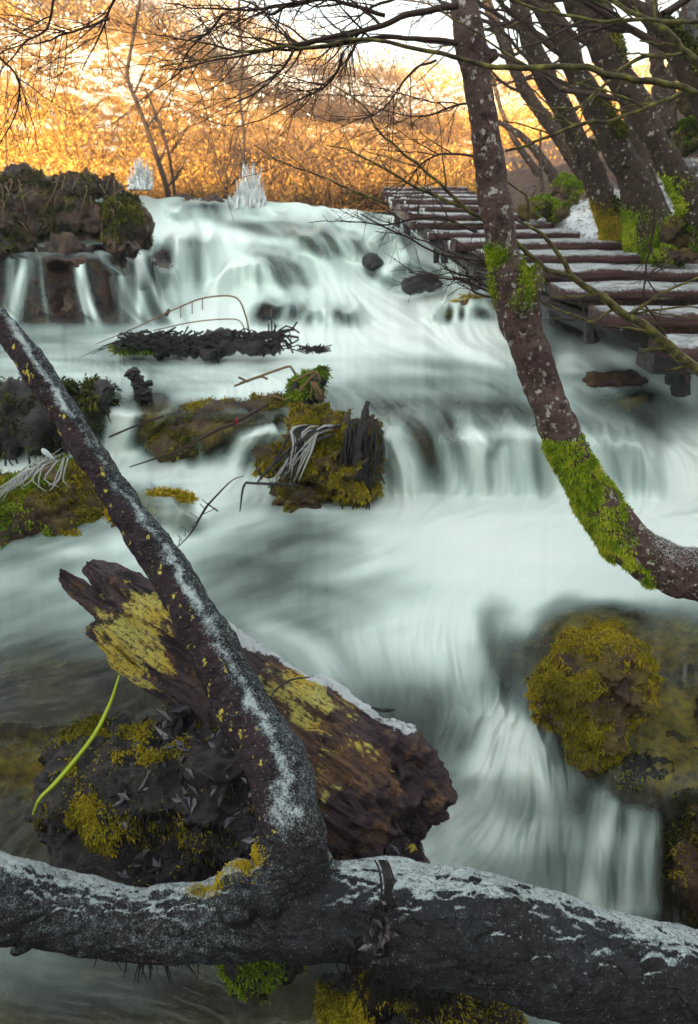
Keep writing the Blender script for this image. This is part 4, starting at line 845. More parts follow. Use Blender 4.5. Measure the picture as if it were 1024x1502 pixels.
for i in range(26):
    k_ = rng.integers(2, 9); yt, xl, xr, Y = BOARDS[k_]; x = xl + rng.random() * 30; mb = MB(); add_tube(mb, [W(x, yt + 4, Y - .45), W(x, yt + 10 + 10 * rng.random(), Y - .45)], [.014, .003], 5, 3); mb.build('icicle', MAT['ice'], ic)

# ------------------------------------------------------------------ ice splash bushes on the crest
for (x, yb, h, Y, wd_, lb) in [(364,304,70,11.7,22,'white ice encrusted bush standing on the crest of the falls'),(206,276,52,12.6,16,'fainter ice covered bush left of the crest saplings')]:
    mb = MB(); s = PR(yb, Y)
    for (ox, hh, n_i) in [(0, 1.0, 70), (-.42, .62, 45), (.40, .75, 50), (.75, .40, 30), (-.8, .35, 25)]:
        for i in range(n_i):
            a = rng.normal() * .22; L_ = h * hh * (.25 + .75 * rng.random()); x0 = x + wd_ * (ox + rng.normal() * .22)
            add_tube(mb, [W(x0, yb + 2, Y + rng.normal() * .1), W(x0 + a * L_ * .3 + rng.normal() * 1.5, yb - L_ * .5, Y), W(x0 + a * L_ * .5 + rng.normal() * 2, yb - L_, Y + rng.normal() * .1)], np.array([1.5, 1.1, .2]) * s * (.3 + rng.random() ** 2 * 1.3), 4, 6, rough=.8)
    tag(mb.build('ice_bush', MAT['ice']), lb, 'frozen bush')

# ------------------------------------------------------------------ branches
def grow(mb, path, r0, r1, n_side, depth, L, seed=0, spread=.9, ns=5, drop=0.0, tmin=.15):
    """a limb along path (world) with recursive side twigs"""
    q = catmull(np.hstack([path, np.linspace(r0, r1, len(path))[:, None]]), max(6, 5 * len(path)))
    jit = fbm(q[:, :3], 3.0 / max(L, .1), 2, seed)
    q[:, 2] += jit * L * .03; q[:, 0] += fbm(q[:, :3], 3.0 / max(L, .1), 2, seed + 5) * L * .03
    v, f, c = tube(q[:, :3], q[:, 3], ns, resample=False); n0 = mb.n; mb.add(v, f); mb.f3.append(c + n0)
    if depth <= 0: return
    for i in range(n_side):
        k_ = int(len(q) * (tmin + (.97 - tmin) * random.random())); k_ = min(k_, len(q) - 2); p = q[k_, :3]; T_ = q[k_+1, :3] - q[k_, :3]; T_ /= np.linalg.norm(T_)
        side = np.cross(T_, rng.standard_normal(3)); side[1] *= .45; side /= np.linalg.norm(side)
        d = T_ + side * spread * (.5 + random.random()); d[2] -= drop; d /= np.linalg.norm(d); l = L * (.35 + .75 * random.random())
        d2 = d + rng.standard_normal(3) * .28; d2[1] *= .6
        pth = np.array([p, p + d * l * .35, p + d * l * .6 + d2 * l * .12, p + d * l * .75 + d2 * l * .35])
        rr = min(q[k_, 3] * .6, r0 * .6); grow(mb, pth, max(rr, r1 * .8), max(r1 * .55, .0009), max(1, n_side // 2 + 1), depth - 1, L * .5, seed + i * 3 + 1, spread, 4 if depth > 1 else 3, drop)

# ------------------------------------------------------------------ right bank trees
def moss_patch(parent, v, nr_, mask, n, L=.05, wd=.007, tone=.45, mat='moss_green', name='moss'):
    return moss_on(v, nr_, n, L, wd, name, MAT[mat], parent, tone, wts=mask + 1e-9, jit=.018)
TREES = [
 ('slender_tree','slender dark tree leaning left just right of the big trunk', [(706,-60,8),(714,0,9),(734,50,9),(754,100,10),(777,144,10),(811,188,11),(838,228,12),(865,275,13)], 9.5, .0),
 ('bank_tree','brown leaning tree rooted at the snowy boardwalk edge with ochre base', [(752,-60,13),(761,0,14),(774,50,15),(794,100,17),(821,151,17),(845,201,18),(868,248,20),(888,299,22),(905,345,26),(910,362,32)], 6.9, .5),
 ('mossy_tree','thick leaning tree with bright green moss around its base', [(770,-60,15),(791,0,17),(824,50,20),(841,100,20),(868,150,21),(895,200,22),(922,252,26),(945,305,34),(955,345,42),(965,385,50)], 6.2, 1),
 ('forked_tree','thickest dark leaning tree dividing near the right edge', [(830,-60,24),(850,0,25),(878,50,27),(900,100,25),(935,151,22),(960,201,20),(989,252,20),(1018,300,24),(1045,350,32)], 5.5, .6),
 ('pale_tree','paler upright trunk squeezed between two leaning mossy trees', [(880,-60,10),(890,20,12),(905,90,15),(918,134,16),(928,175,16),(938,235,17),(950,300,22)], 7.4, 0),
 ('upright_tree','straight dark upright tree standing near the right edge', [(950,-60,11),(955,0,11),(965,100,12),(970,160,12.5),(974,222,14)], 8.6, 0),
 ('thin_tree','thin dark tree at top right leaning right beside mossy rock', [(1012,-60,6),(1006,0,6),(1000,34,6.5),(990,70,7),(984,120,8),(986,190,9)], 8.0, 0),
 ('arching_tree','mossy arching tree entering from the right edge top', [(900,-30,9),(920,2,10),(949,22,13),(975,50,16),(1000,85,19),(1018,115,20),(1050,170,24),(1090,260,28),(1120,380,32)], 4.2, .4),
 ('far_tree','dim thin tree far behind the leaning trunks low on the slope', [(722,110,3.5),(735,160,4),(755,205,5),(790,255,6),(812,290,7)], 12.5, 0),
 ('far_tree','dark crooked tree behind the slender tree base', [(728,178,4),(752,190,5),(776,210,6),(800,240,8),(822,275,9)], 11.5, 0),
 ('far_sapling','small upright sapling standing alone on the brown slope', [(793,190,2),(792,240,2.5),(796,275,3),(796,300,3.5)], 10.5, 0)]
for ti, (nm, lb, pts, Y, mossy) in enumerate(TREES):
    P, r_ = pxpath(pts, Y); r_ = r_ * .86; base_ = P[-1]; t_ = empty(nm, base_, lb, 'tree')
    # lean a little in depth
    P = P.copy(); P[:, 1] += np.linspace(.6, 0, len(P)) * (Y / 8)
    P[:, 0] *= P[:, 1] / Y; P[:, 2] = CH + (P[:, 2] - CH) * P[:, 1] / Y
    v, f, c = tube(P, r_, 22, 90, rough=.16, seed=ti)
    tr = mesh_obj('trunk', v, [f, c], MAT['tree_back'], t_)
    nr_ = vnormals(v, [f, c]);
    ctr = np.concatenate([np.repeat(catmull(P, 90), 22, 0), P[:1], P[-1:]])
    nr_ = v - ctr; nr_ /= np.linalg.norm(nr_, axis=1)[:, None] + 1e-9
    if mossy:
        m_ = np.clip((base_[2] + .45 - v[:, 2]) / .45, 0, 1) ** 1.5 * np.clip(fbm(v, 4, 3, ti) + .5, 0, 1) * (nr_[:, 1] < .3)
        moss_patch(t_, v, nr_, m_, int(30000 * mossy), .014, .0038, .38 if nm != 'bank_tree' else .7, 'moss_green' if nm != 'bank_tree' else 'moss_ochre')
        m2 = np.clip(fbm(v, 2.2, 3, ti + 40) - .25, 0, 1) * (nr_[:, 0] > .1) * (nr_[:, 1] < .4); moss_patch(t_, v, nr_, m2, 3000, .03, .005, .4, 'moss_dark', 'bark_moss')
    if ti in (0, 1, 2, 3, 7):
        mb = MB()
        for i in range(4 if ti != 7 else 2):
            k_ = 1 + random.random() * 3; k0 = int(k_); p = P[k0] * (1 - k_ + k0) + P[min(k0+1, len(P)-1)] * (k_ - k0); sx_ = random.choice((-1, -1, 1))
            d = np.array([sx_ * (.8 + .5 * random.random()), .3 * rng.normal(), .25 + .5 * random.random()])
            grow(mb, np.array([p, p + d * .5, p + d * .9 + [0, 0, .1], p + d * 1.5]), .022, .005, 6, 2, .8, ti * 10 + i)
        mb.build('branch', MAT['twig'], t_)
    if ti == 7:
        for pts2, y2 in [([(1024,137,7),(992,126,6.5),(915,111,6),(848,101,5.5),(764,99,5.5),(714,96,5.5),(680,88,5),(620,72,4.5),(560,63,4),(500,64,3.5),(430,70,3),(360,78,2.5),(280,90,2),(235,100,1.2)], 2.05),
                         ([(1010,134,5),(965,154,4),(895,175,4),(841,186,3.5),(794,205,3.5),(740,223,3)], 3.0),
                         ([(1030,100,7),(1000,70,6),(960,35,5),(900,5,4),(880,-20,4)], 3.4),
                         ([(985,82,5),(949,81,5),(918,95,4),(880,130,3),(840,165,2.5)], 3.9),
                         ([(1040,30,4),(940,30,4),(860,30,4),(800,14,3.5),(720,-8,3)], 3.0)]:
            mb = MB(); P2, r2 = pxpath(pts2, y2); grow(mb, P2, r2[0] * .75, r2[-1] * .6, 7, 1, .25, int(y2 * 10), ns=7)
            mb.build('mossy_branch', MAT['gbranch'], t_)

# green-brown branch rising from lower right across the boards
gb = empty('bent_branch', W(1024, 542, 2.9), 'yellow green mossy branch rising across the boardwalk planks from the right edge', 'branch')
mb = MB()
for pts, nsd in [([(1060,565,9),(1024,542,8),(984,511,7),(948,480,6.5),(914,458,6),(895,444,5.5),(871,429,5),(837,405,4.5),(828,384,4),(806,355,3.5),(778,333,3),(753,322,2.5)], 4),
            ([(837,405,4.5),(813,399,4.5),(794,390,4),(775,371,4),(759,358,4),(701,319,3.5),(677,300,3.5),(655,276,3),(628,252,3),(589,221,2.5),(554,191,2.2),(535,156,2),(480,118,1.5)], 9),
            ([(776,327,2.5),(776,306,2.5),(767,284,2.5),(745,267,2)], 1),
            ([(920,462,3.5),(945,448,3),(980,425,3),(1030,405,2.5)], 3), ([(900,455,2.5),(870,470,2.3),(840,463,2),(800,445,2),(780,440,1.5)], 2), ([(895,440,2.5),(885,430,2.5),(850,433,2),(800,435,1.8)], 2),
            ([(930,460,2),(980,452,2),(1030,450,2)], 2), ([(677,303,3),(640,290,2.2),(600,268,2),(560,245,1.8),(512,222,1.6),(480,214,1.2)], 7),
            ([(570,300,2.2),(540,290,2),(500,272,2),(460,255,1.8),(420,240,1.6),(375,214,1.2)], 8)]:
    P2, r2 = pxpath(pts, 2.75); grow(mb, P2, r2[0], r2[-1] * .6, nsd, 1, .22, len(pts))
mb.build('stems', MAT['gbranch'], gb)
bt = empty('bare_twigs', W(720, 400, 2.75), 'tangle of thin bare twigs sprouting in front of the boardwalk left of the trunk', 'twigs')
mb = MB()
for pts in [[(725,430),(680,412),(640,408),(600,400)],[(720,425),(690,405),(665,400),(645,385)],[(745,440),(700,430),(690,412),(680,390)],[(760,445),(730,400),(700,390),(640,360),(600,345)],[(785,430),(740,395),(690,380),(640,372),(600,350),(550,330),(500,325)],[(820,450),(790,440),(760,420),(700,400)],[(1010,560),(970,480),(945,440),(955,400),(1024,360)],[(960,300),(958,340),(948,400),(970,440)],[(700,340),(650,320),(610,322),(560,330),(530,312)]]:
    grow(mb, np.array([W(x, y, 2.95) for x, y in pts]), .006, .0025, 6, 2, .16, len(mb.v))
mb.build('twig_spray', MAT['twig'], bt)

# overhanging crown of thin branches, top left (grows from the leaning tree and reaches left)
# ------------------------------------------------------------------ leaning trunk in front
lt = empty('leaning_tree', W(1100, 850, 2.2), 'spotted trunk that bends out of the right edge with a bright moss elbow', 'tree')
LT = [(1290,862,46,2.1),(1200,856,44,2.15),(1100,850,42,2.2),(1024,844,40,2.3),(985,836,38,2.35),(945,814,36,2.4),(905,778,34,2.45),(872,728,31,2.5),(848,688,29,2.52),(828,650,28,2.55),(808,600,28.5,2.57),(793,560,29,2.6),(779,520,29,2.6),(766,480,31,2.62),(757,440,33,2.64),(745,403,29,2.65),(737,365,23,2.66),(727,300,25,2.68),(722,270,23,2.7),(714,215,22,2.7),(708,165,21.5,2.72),(697,100,23,2.74),(689,60,24,2.75),(680,0,20,2.8),(672,-60,19,2.85)]
P, r_ = pxpath(LT); r_ = r_ * .94; v, f, c = tube(P, r_, 40, 360, rough=.09, seed=5)
stub = tube([W(757,455,2.6), W(778,430,2.6), W(785,405,2.62), W(788,388,2.63)], np.array([26, 20, 13, 5]) * PR(430, 2.6), 14, 16, rough=.3)
knob = tube([W(700,75,2.75), W(716,82,2.74), W(729,78,2.73)], np.array([16, 12, 6]) * PR(80, 2.7), 12, 10)
vv, fl, nr_ = fuse([(v, f, c), stub, knob], .0042, 2)
q = vv.copy(); d = fbm(q * np.array([1, 1, .35]), 26, 4, 2) * .0035 + fbm(q, 9, 2, 7) * .004; vv = vv + nr_ * d[:, None]
mesh_obj('trunk', vv, fl, MAT['tree'], lt)
nr_ = vnormals(vv, fl)
if (nr_[:, 2] * (vv[:, 2] - vv[:, 2].mean())).sum() < 0 and False: nr_ = -nr_
def pix(v):     # back to photo coordinates, for choosing patches
    d = v - np.array([0, 0, CH]); zc = d[:, 1] * cp - d[:, 2] * sp; yc = d[:, 1] * sp + d[:, 2] * cp
    return 512 + F * d[:, 0] / zc, 751 - F * yc / zc
qx, qy = pix(vv)
m_ = sstep(645, 700, qy + 42 * fbm(vv, 16, 3, 3)) * sstep(925, 865, qx + 45 * fbm(vv, 16, 3, 4)) * (qx < 965); m_ = m_ * np.clip(fbm(vv, 40, 3, 6) * 1.8 + .75, .04, 1)
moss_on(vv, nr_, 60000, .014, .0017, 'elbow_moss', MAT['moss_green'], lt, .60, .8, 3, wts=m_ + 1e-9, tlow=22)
m_ = np.exp(-.5 * (((qx - 725) / 14) ** 2 + ((qy - 374) / 11) ** 2)) + .7 * np.exp(-.5 * (((qx - 775) / 10) ** 2 + ((qy - 405) / 22) ** 2)) + .35 * np.exp(-.5 * (((qx - 722) / 6) ** 2 + ((qy - 425) / 22) ** 2)) + .3 * np.exp(-.5 * (((qx - 762) / 12) ** 2 + ((qy - 440) / 10) ** 2))
moss_on(vv, nr_, 14000, .010, .0015, 'fork_moss', MAT['moss_green'], lt, .4, .5, 4, wts=m_ ** 2 + 1e-9, tlow=14)
m_ = sstep(940, 975, qx) * np.clip(nr_[:, 2] - .35, 0, 1)
moss_on(vv, nr_, 12000, .006, .0022, 'frost', MAT['frost_reed'], lt, .6, .3, 5, wts=m_ + 1e-9)
mb = MB()
TOPB = [([(672,8),(620,20),(560,35),(520,50),(480,62),(440,66),(400,60),(350,50),(300,40)], 5, 12, 2.7), ([(690,62),(640,60),(590,55),(540,58),(480,66),(425,70),(380,76),(330,88),(280,98),(235,100)], 4, 14, 2.72),
        ([(512,47),(450,65),(380,76),(300,64),(240,52)], 3.5, 12, 2.7), ([(560,20),(480,0),(420,10),(350,16),(300,12),(240,8)], 3, 12, 2.8), ([(502,75),(497,95),(480,120),(440,145),(400,165),(340,190)], 2.6, 9, 2.7),
        ([(430,68),(415,100),(380,130),(345,150)], 2.2, 7, 2.7), ([(330,20),(300,55),(270,85),(250,120)], 2, 7, 2.8),([(470,-10),(400,20),(370,5),(330,-10)], 3, 8, 2.75), ([(170,-10),(155,25),(140,60),(120,100)], 2, 9, 2.9), ([(160,30),(110,50),(50,60),(0,80)], 1.8, 10, 2.9),([(640,85),(600,110),(560,160),(500,190)],2,9,2.75),([(700,150),(650,160),(600,170),(540,150)],2,10,2.75),([(705,230),(660,225),(620,240),(590,275),(560,300)],2.2,10,2.75),([(600,-10),(540,15),(500,40)],2.5,8,2.75),
        ([(80,-10),(70,40),(30,70),(-10,110)],2,9,3.0),([(0,85),(30,120),(20,170),(0,210)],2,8,3.0)]
for i, (pts, rp, ns_, Y) in enumerate(TOPB):
    P2 = np.array([W(x, y, Y + .02 * j) for j, (x, y) in enumerate(pts)]); s = PR(50, Y); grow(mb, P2, rp * s, .7 * s, ns_, 2, .30, 100 + i, .9, 6, .08)
mb.build('crown_branches', MAT['twig'], lt)

# two saplings on the crest and some bare trees before the hill
def sapling(name, lb, pts, Y, group=None, n=9, L=1.6, mat='twig', depth=2):
    P2, r2 = pxpath(pts, Y); t_ = empty(name, P2[0], lb, 'tree', group); mb = MB(); v, f, c = tube(P2, r2, 7, 30); mb.add(v, f); mb.f3.append(c); mb.build('trunk', MAT[mat], t_)
    mb = MB()
    for i in range(n):
        k_ = random.randint(1, len(P2) - 1); p = P2[k_] * .5 + P2[k_-1] * .5; d = np.array([random.choice((-1, 1)) * (.3 + .6 * random.random()), .3 * rng.normal(), .6 + .4 * random.random()])
        l = L * (.5 + random.random() * .7); grow(mb, np.array([p, p + d * l * .4, p + d * l * .8 + [0, 0, .05 * l], p + d * l * 1.1]), r2[k_] * .55, .006, 5, depth - 1, l * .5, i)
    mb.build('branches', MAT[mat], t_); return t_
sapling('sapling', 'curving sapling trunk rising from the crest at left, taller of two', [(249,292,4.2),(240,260,4),(225,215,3.6),(205,160,3.2),(187,115,3),(190,85,2.6),(198,40,2.3),(207,-10,2)], 13.2, n=6, L=.7)
sapling('sapling', 'shorter thin sapling right of the taller curved one on the crest', [(257,290,2.6),(252,250,2.4),(243,205,2.2),(228,165,1.8),(213,130,1.4)], 13.6, n=5, L=.6)
sapling('sapling', 'vine like thin stem hanging above the ice bush on the crest', [(356,262,1.8),(358,200,2),(352,140,2.2),(356,80,2.4),(350,20,2.2),(354,-20,2)], 13.3, n=8, L=.6)
sapling('sapling', 'low forked bush right of the ice bush base behind crest', [(330,292,2),(333,265,1.8),(328,240,1.4)], 14, n=8, L=1.0)
for i, (x, yb, yt, Y) in enumerate([(95,262,60,17),(40,255,120,19),(150,270,150,18),(300,285,110,19),(415,295,140,22),(470,300,120,20),(520,300,60,26),(545,295,100,24),(500,170,110,45),(560,160,95,50),(320,200,90,40),(395,290,170,19),(620,270,110,24),(655,270,150,22),(10,250,-20,16),(275,288,60,24),(440,300,200,17),(590,290,180,19)]):
    s = [(x + random.uniform(-12, 12) * q_, yb + (yt - yb) * q_, (1.7 - 1.1 * q_) * (18 / Y) ** .3 * .8) for q_ in np.linspace(0, 1, 6)]
    sapling('bare_tree', 'bare orange lit tree before the snow patched far hillside', s, Y, 'bare trees on the far hillside', 9, (yb - yt) * PR(200, Y) * .35, 'fartwig')

# mossy stones and moss tufts on the bank
for i, (x, y, Y, a, b, lb, mt, nm) in enumerate([(795,305,8.3,22,12,'green moss cushion at the left end of the snowy bank','moss_green',3500),(832,275,9.2,16,12,'mossy rock above the snow patch between distant trunks','moss_green',3500),(818,318,8.2,14,9,'low dark green clump beside the snow patch','moss_green',2500),
     (935,300,6.9,14,12,'dark bluish stone between two mossy trunks','moss_dark',0),(1010,205,8.5,20,22,'mossy stone high at the right edge','moss_green',3000),(1000,335,5.7,26,20,'bright green moss hummock at the right edge above the planks','moss_green',5000),(985,375,5.6,26,12,'grassy moss clump touching the planks at right','moss_green',4000),
     (1015,60,8.8,30,50,'tall mossy boulder in the top right corner','moss_dark',5000),(1035,130,8.0,30,30,'ochre rock below the top right boulder','moss_ochre',2500),(1000,250,7.4,22,12,'grey snowy rock on the slope at right','moss_dark',0)]):
    mossy_rock('bank_rock', lb, 'mossy rock', [E(x,y,Y,a,.22,b),E(x-a*.5,y+b*.4,Y,a*.6,.2,b*.6)], .03, MAT['stone'] if nm == 0 or i in (7,) else MAT['rock_brown'], MAT[mt], int(nm * 3), .022, .0045, .42, .08, 6, 60 + i)
n = 2600; ii = rng.integers(10, B.shape[0] - 4, n); jj = rng.integers(0, 90, n); PP = B[ii, jj] + np.array([0, 0, .015])
MAT['litter'] = m_moss('dead_leaf_litter', (.03, .02, .016), (.13, .075, .05), (.28, .16, .09))
tag(flakes_mesh(PP, .009 + .012 * rng.random(n), rng.random(n), 'leaf_litter', MAT['litter'], flat=np.tile([0, 0, 1.], (n, 1))), 'fallen brown leaves scattered over the snowy bank', 'leaf litter', kind='stuff')

# ------------------------------------------------------------------ right foreground mossy rock
r, v_, n_ = mossy_rock('shaggy_rock', 'large rock shaggy with ochre green moss right of the chute', 'mossy rock',
   [E(870,1000,2.04,74,.14,60),E(832,1012,1.99,46,.12,54),E(915,1005,2.04,42,.14,68),E(875,1070,1.90,46,.11,48),E(862,1100,1.84,28,.08,28),E(885,950,2.2,56,.12,24)], .008, MAT['rock_brown'], MAT['moss_ochre'], 75000, .011, .0014, .50, .032, 12, 20, nk=.3, lp=.02)
mb = MB()
mossy_rock('wall_rock', 'dark brown mossy rock wall along the lower right edge', 'rock', [E(1075,1080,2.0,50,.15,60),E(1025,1215,1.72,44,.12,80),E(1070,1290,1.62,80,.15,110),E(930,1132,1.88,60,.10,32),E(1010,1128,1.90,56,.12,38)], .014, MAT['rock_dark'], MAT['moss_ochre'], 9000, .016, .0022, .30, .04, 8, 21)

# ------------------------------------------------------------------ mound under the dead wood
r, v_, n_ = mossy_rock('root_mound', 'dark mound of roots moss and wet leaves under the rotten log', 'mound',
   [E(130,1170,1.62,88,.18,86),E(230,1170,1.58,110,.2,110),E(330,1170,1.55,90,.2,120),E(280,1090,1.72,70,.18,50),E(150,1110,1.75,90,.18,44),E(230,1280,1.42,170,.2,70),E(400,1200,1.5,90,.2,110),E(560,1250,1.45,60,.15,60),E(245,1060,1.66,18,.06,30)], .011, MAT['root'], MAT['moss_ochre'], 30000, .013, .0018, .42, .030, 7, 30, nk=.45,
   wf=lambda v, n: np.clip(1.25 - (pix(v)[0] - 60) / 200, .10, 1) * np.clip(fbm(v, 9, 3, 35) * 2.2 - .1, 0.01, 1) * np.clip((pix(v)[0] * 0 + 1320 - pix(v)[1]) / 180, .1, 1))
mb = MB()
for i in range(1100):
    k_ = rng.integers(len(v_)); p = v_[k_]; x, y = pix(v_[k_:k_+1])
    if n_[k_, 1] > .2 or x[0] < 150: continue
    a = rng.normal() * .5; q1 = p + n_[k_] * .012 + np.array([math.sin(a) * .03, -.01, -.04]); q2 = p + n_[k_] * .006 + np.array([math.sin(a) * .06 + rng.normal() * .02, -.02, -.07 - .08 * rng.random()])
    add_tube(mb, [p, q1, q2], np.array([.004, .0035, .0012]) * (.35 + .8 * rng.random()), 5, 7, tone=rng.random())
mb.build('roots', MAT['root'], r)
sel = (n_[:, 1] < .1) & (pix(v_)[0] > 170); idx = rng.choice(np.where(sel)[0], 700); 
flakes_mesh(v_[idx] + n_[idx] * .009, .006 + .012 * rng.random(700), np.clip(rng.random(700) * .55 + .45 * (rng.random(700) > .97), 0, 1), 'wet_leaves', MAT['leaf'], r, flat=n_[idx], stretch=2.3)
# hanging moss clumps below the log
mossy_rock('hanging_moss', 'green moss tuft hanging below the left part of the forked log', 'moss', [E(372,1405,1.22,44,.06,38),E(380,1435,1.21,26,.05,30),E(420,1400,1.25,30,.06,30)], .008, MAT['root'], MAT['moss_green'], 12000, .010, .0013, .12, .03, 14, 31, nk=.5)
r, v_, n_ = mossy_rock('moss_stump', 'moss and root stump supporting the log at bottom centre', 'stump', [E(520,1480,1.12,46,.07,60),E(580,1470,1.1,60,.08,70),E(640,1490,1.08,50,.08,60),E(700,1500,1.12,70,.08,46)], .009, MAT['root'], MAT['moss_ochre'], 22000, .014, .0018, .42, .025, 12, 32, wf=lambda v, n: np.clip(1.3 - (pix(v)[0] - 500) / 90, .05, 1))
mb = MB()
for i in range(120):
    x = 545 + 110 * rng.random(); y = 1390 + 60 * rng.random(); add_tube(mb, [W(x, y, 1.06), W(x + rng.normal() * 6, y + 40, 1.04), W(x + rng.normal() * 12, y + 90, 1.03)], [.004, .004, .0015], 5, 8)
mb.build('roots', MAT['root'], r)

# ------------------------------------------------------------------ forked dead log
fg = empty('forked_log', W(430, 1335, 1.12), 'dark frosted log across the bottom with a long limb rising to the left edge', 'log')
HL = [(-160,1290,62,1.10),(-60,1303,60,1.12),(0,1318,58,1.13),(100,1337,51,1.15),(200,1354,51,1.16),(300,1352,54,1.16),(400,1336,66,1.15),(520,1334,72,1.13),(600,1350,82,1.12),(700,1366,84,1.10),(800,1394,85,1.08),(900,1424,86,1.06),(1024,1455,88,1.04),(1150,1490,90,1.02),(1260,1520,92,1.0)]
LM = [(440,1310,62,1.16),(428,1250,54,1.19),(420,1190,47,1.25),(410,1130,46,1.32),(385,1085,43,1.40),(352,1034,40,1.48),(318,960,36,1.58),(272,878,33,1.70),(222,800,29,1.84),(188,752,26,1.92),(130,660,23,2.05),(83,590,22,2.15),(38,520,22,2.25),(-5,470,21,2.32),(-60,410,20,2.4)]
P1, r1 = pxpath(HL); r1 = r1 * .95; P2, r2 = pxpath(LM)
P2[0] = W(440, 1335, 1.13)
parts = [tube(P1, r1, 40, 200, rough=.06, seed=1), tube(P2, r2, 36, 220, rough=.07, seed=2),
  (*ell(W(350, 1310, 1.13), (.06, .08, .075), 3),), (*ell(W(400, 1300, 1.12), (.06, .07, .06), 3),),
  tube([W(40, 1370, 1.13), W(35, 1385, 1.12), W(18, 1398, 1.1)], [.03, .018, .006], 8, 6, rough=.3)]
vv, fl, nr_ = fuse(parts, .0050, 5)
qx, qy = pix(vv)
onlimb = sstep(1260, 1200, qy)
d = fbm(vv * np.array([.35, 1, 1]), 30, 4, 12) * .0045 * (1 - onlimb) + fbm(vv * np.array([1, .45, .8]), 34, 4, 13) * .0032 * onlimb + fbm(vv, 7, 3, 14) * .005
cr = np.abs(fbm(vv * np.array([.5, 1, 1]), 16, 3, 15)); d -= .006 * np.clip(.12 - cr, 0, 1) / .12
vv = vv + nr_ * d[:, None]
nr_ = vnormals(vv, fl)
P2d = catmull(P2, 120); T2 = np.gradient(P2d, axis=0); T2 /= np.linalg.norm(T2, axis=1)[:, None]
ki = np.array([np.argmin(((P2d - p) ** 2).sum(1)) for p in vv]); Ta = T2[ki]; rad = vv - P2d[ki]; rad -= Ta * (rad * Ta).sum(1)[:, None]; rad /= np.linalg.norm(rad, axis=1)[:, None] + 1e-9
upv = np.array([0, 0, 1.]) - Ta * Ta[:, 2:3]; upv /= np.linalg.norm(upv, axis=1)[:, None]; sdv = np.cross(upv, Ta)
ang = np.arctan2((rad * sdv).sum(1), (rad * upv).sum(1)); ang = np.where(sdv[:, 0] > 0, ang, -ang)      # positive = right hand side
wn_ = fbm(vv, 9, 3, 61); wn2 = fbm(vv, 30, 3, 62)
lf = (.86 + .5 * fbm(vv, 5, 3, 66) + .25 * wn2) * np.exp(-.5 * ((ang + .12 + .30 * wn_) / (.15 + .12 * np.clip(wn2 + .3, 0, 1))) ** 2) + .45 * np.exp(-.5 * ((ang - .55 + .35 * wn2) / .10) ** 2) * (wn_ > -.1)
hf = sstep(-.22, .10, nr_[:, 1] + .10 * wn2 + .10 * wn_) * sstep(.1, .3, nr_[:, 2])
frost_a = lf * onlimb + hf * (1 - onlimb) * np.where(np.abs(qx - 440) < 60, .6, 1.0)
grey_a = onlimb * sstep(-.1, .15, ang) * 1.0 + (1 - onlimb) * (sstep(.0, .5, nr_[:, 2]) * .8 * sstep(460, 300, qx) + .26 * np.clip(fbm(vv, 9, 3, 67) + .05, 0, 1))
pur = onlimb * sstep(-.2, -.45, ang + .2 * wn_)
mesh_obj('log_body', vv, fl, MAT['log'], fg, attrs={'frost': frost_a, 'grey': grey_a, 'purple': pur})
m_ = np.exp(-.5 * (((qx - 358) / 15) ** 2 + ((qy - 1260) / 14) ** 2)) + .6 * np.exp(-.5 * (((qx - 293) / 13) ** 2 + ((qy - 1306) / 7) ** 2)) + .35 * np.exp(-.5 * (((qx - 322) / 8) ** 2 + ((qy - 1290) / 10) ** 2))
moss_on(vv, nr_, 3500, .008, .0014, 'yellow_moss', MAT['moss_ochre'], fg, .95, .2, 8, wts=m_ ** 2 * (nr_[:, 1] < .3) + 1e-9, tlow=20)
fz = nr_[:, 2] + .35 * fbm(vv, 20, 3, 16)
m_ = np.clip(frost_a - .55, 0, 1)
moss_on(vv, nr_, 22000, .0028, .0009, 'frost_crystals', MAT['frost_reed'], fg, .6, .1, 9, wts=m_ + 1e-9)
# vine wrapped over the log
mb = MB()
for i in range(10):
    x = 560 + rng.normal() * 5; add_tube(mb, [W(x - 2, 1262, 1.12), W(x + 4, 1275, 1.06), W(x + 8, 1300, 1.03), W(x + rng.normal() * 8, 1345, 1.01), W(x - 10 + rng.normal() * 22, 1400, 1.0), W(x - 20 + rng.normal() * 30, 1450, 1.02)], [.002, .0025, .003, .003, .003, .0015], 5, 26)
vn = mb.build('root_vine', MAT['root']); tag(vn, 'dark root strands hanging over the forked log at centre', 'roots')
n = 40; PP = np.array([W(552 + rng.normal() * 18, 1375 + rng.normal() * 22, .995 + rng.random() * .01) for i in range(n)])
flakes_mesh(PP, .006 + .007 * rng.random(n), .2 + .5 * rng.random(n), 'caught_leaves', MAT['leaf'], vn, flat=np.tile([0, -.8, .5], (n, 1)))

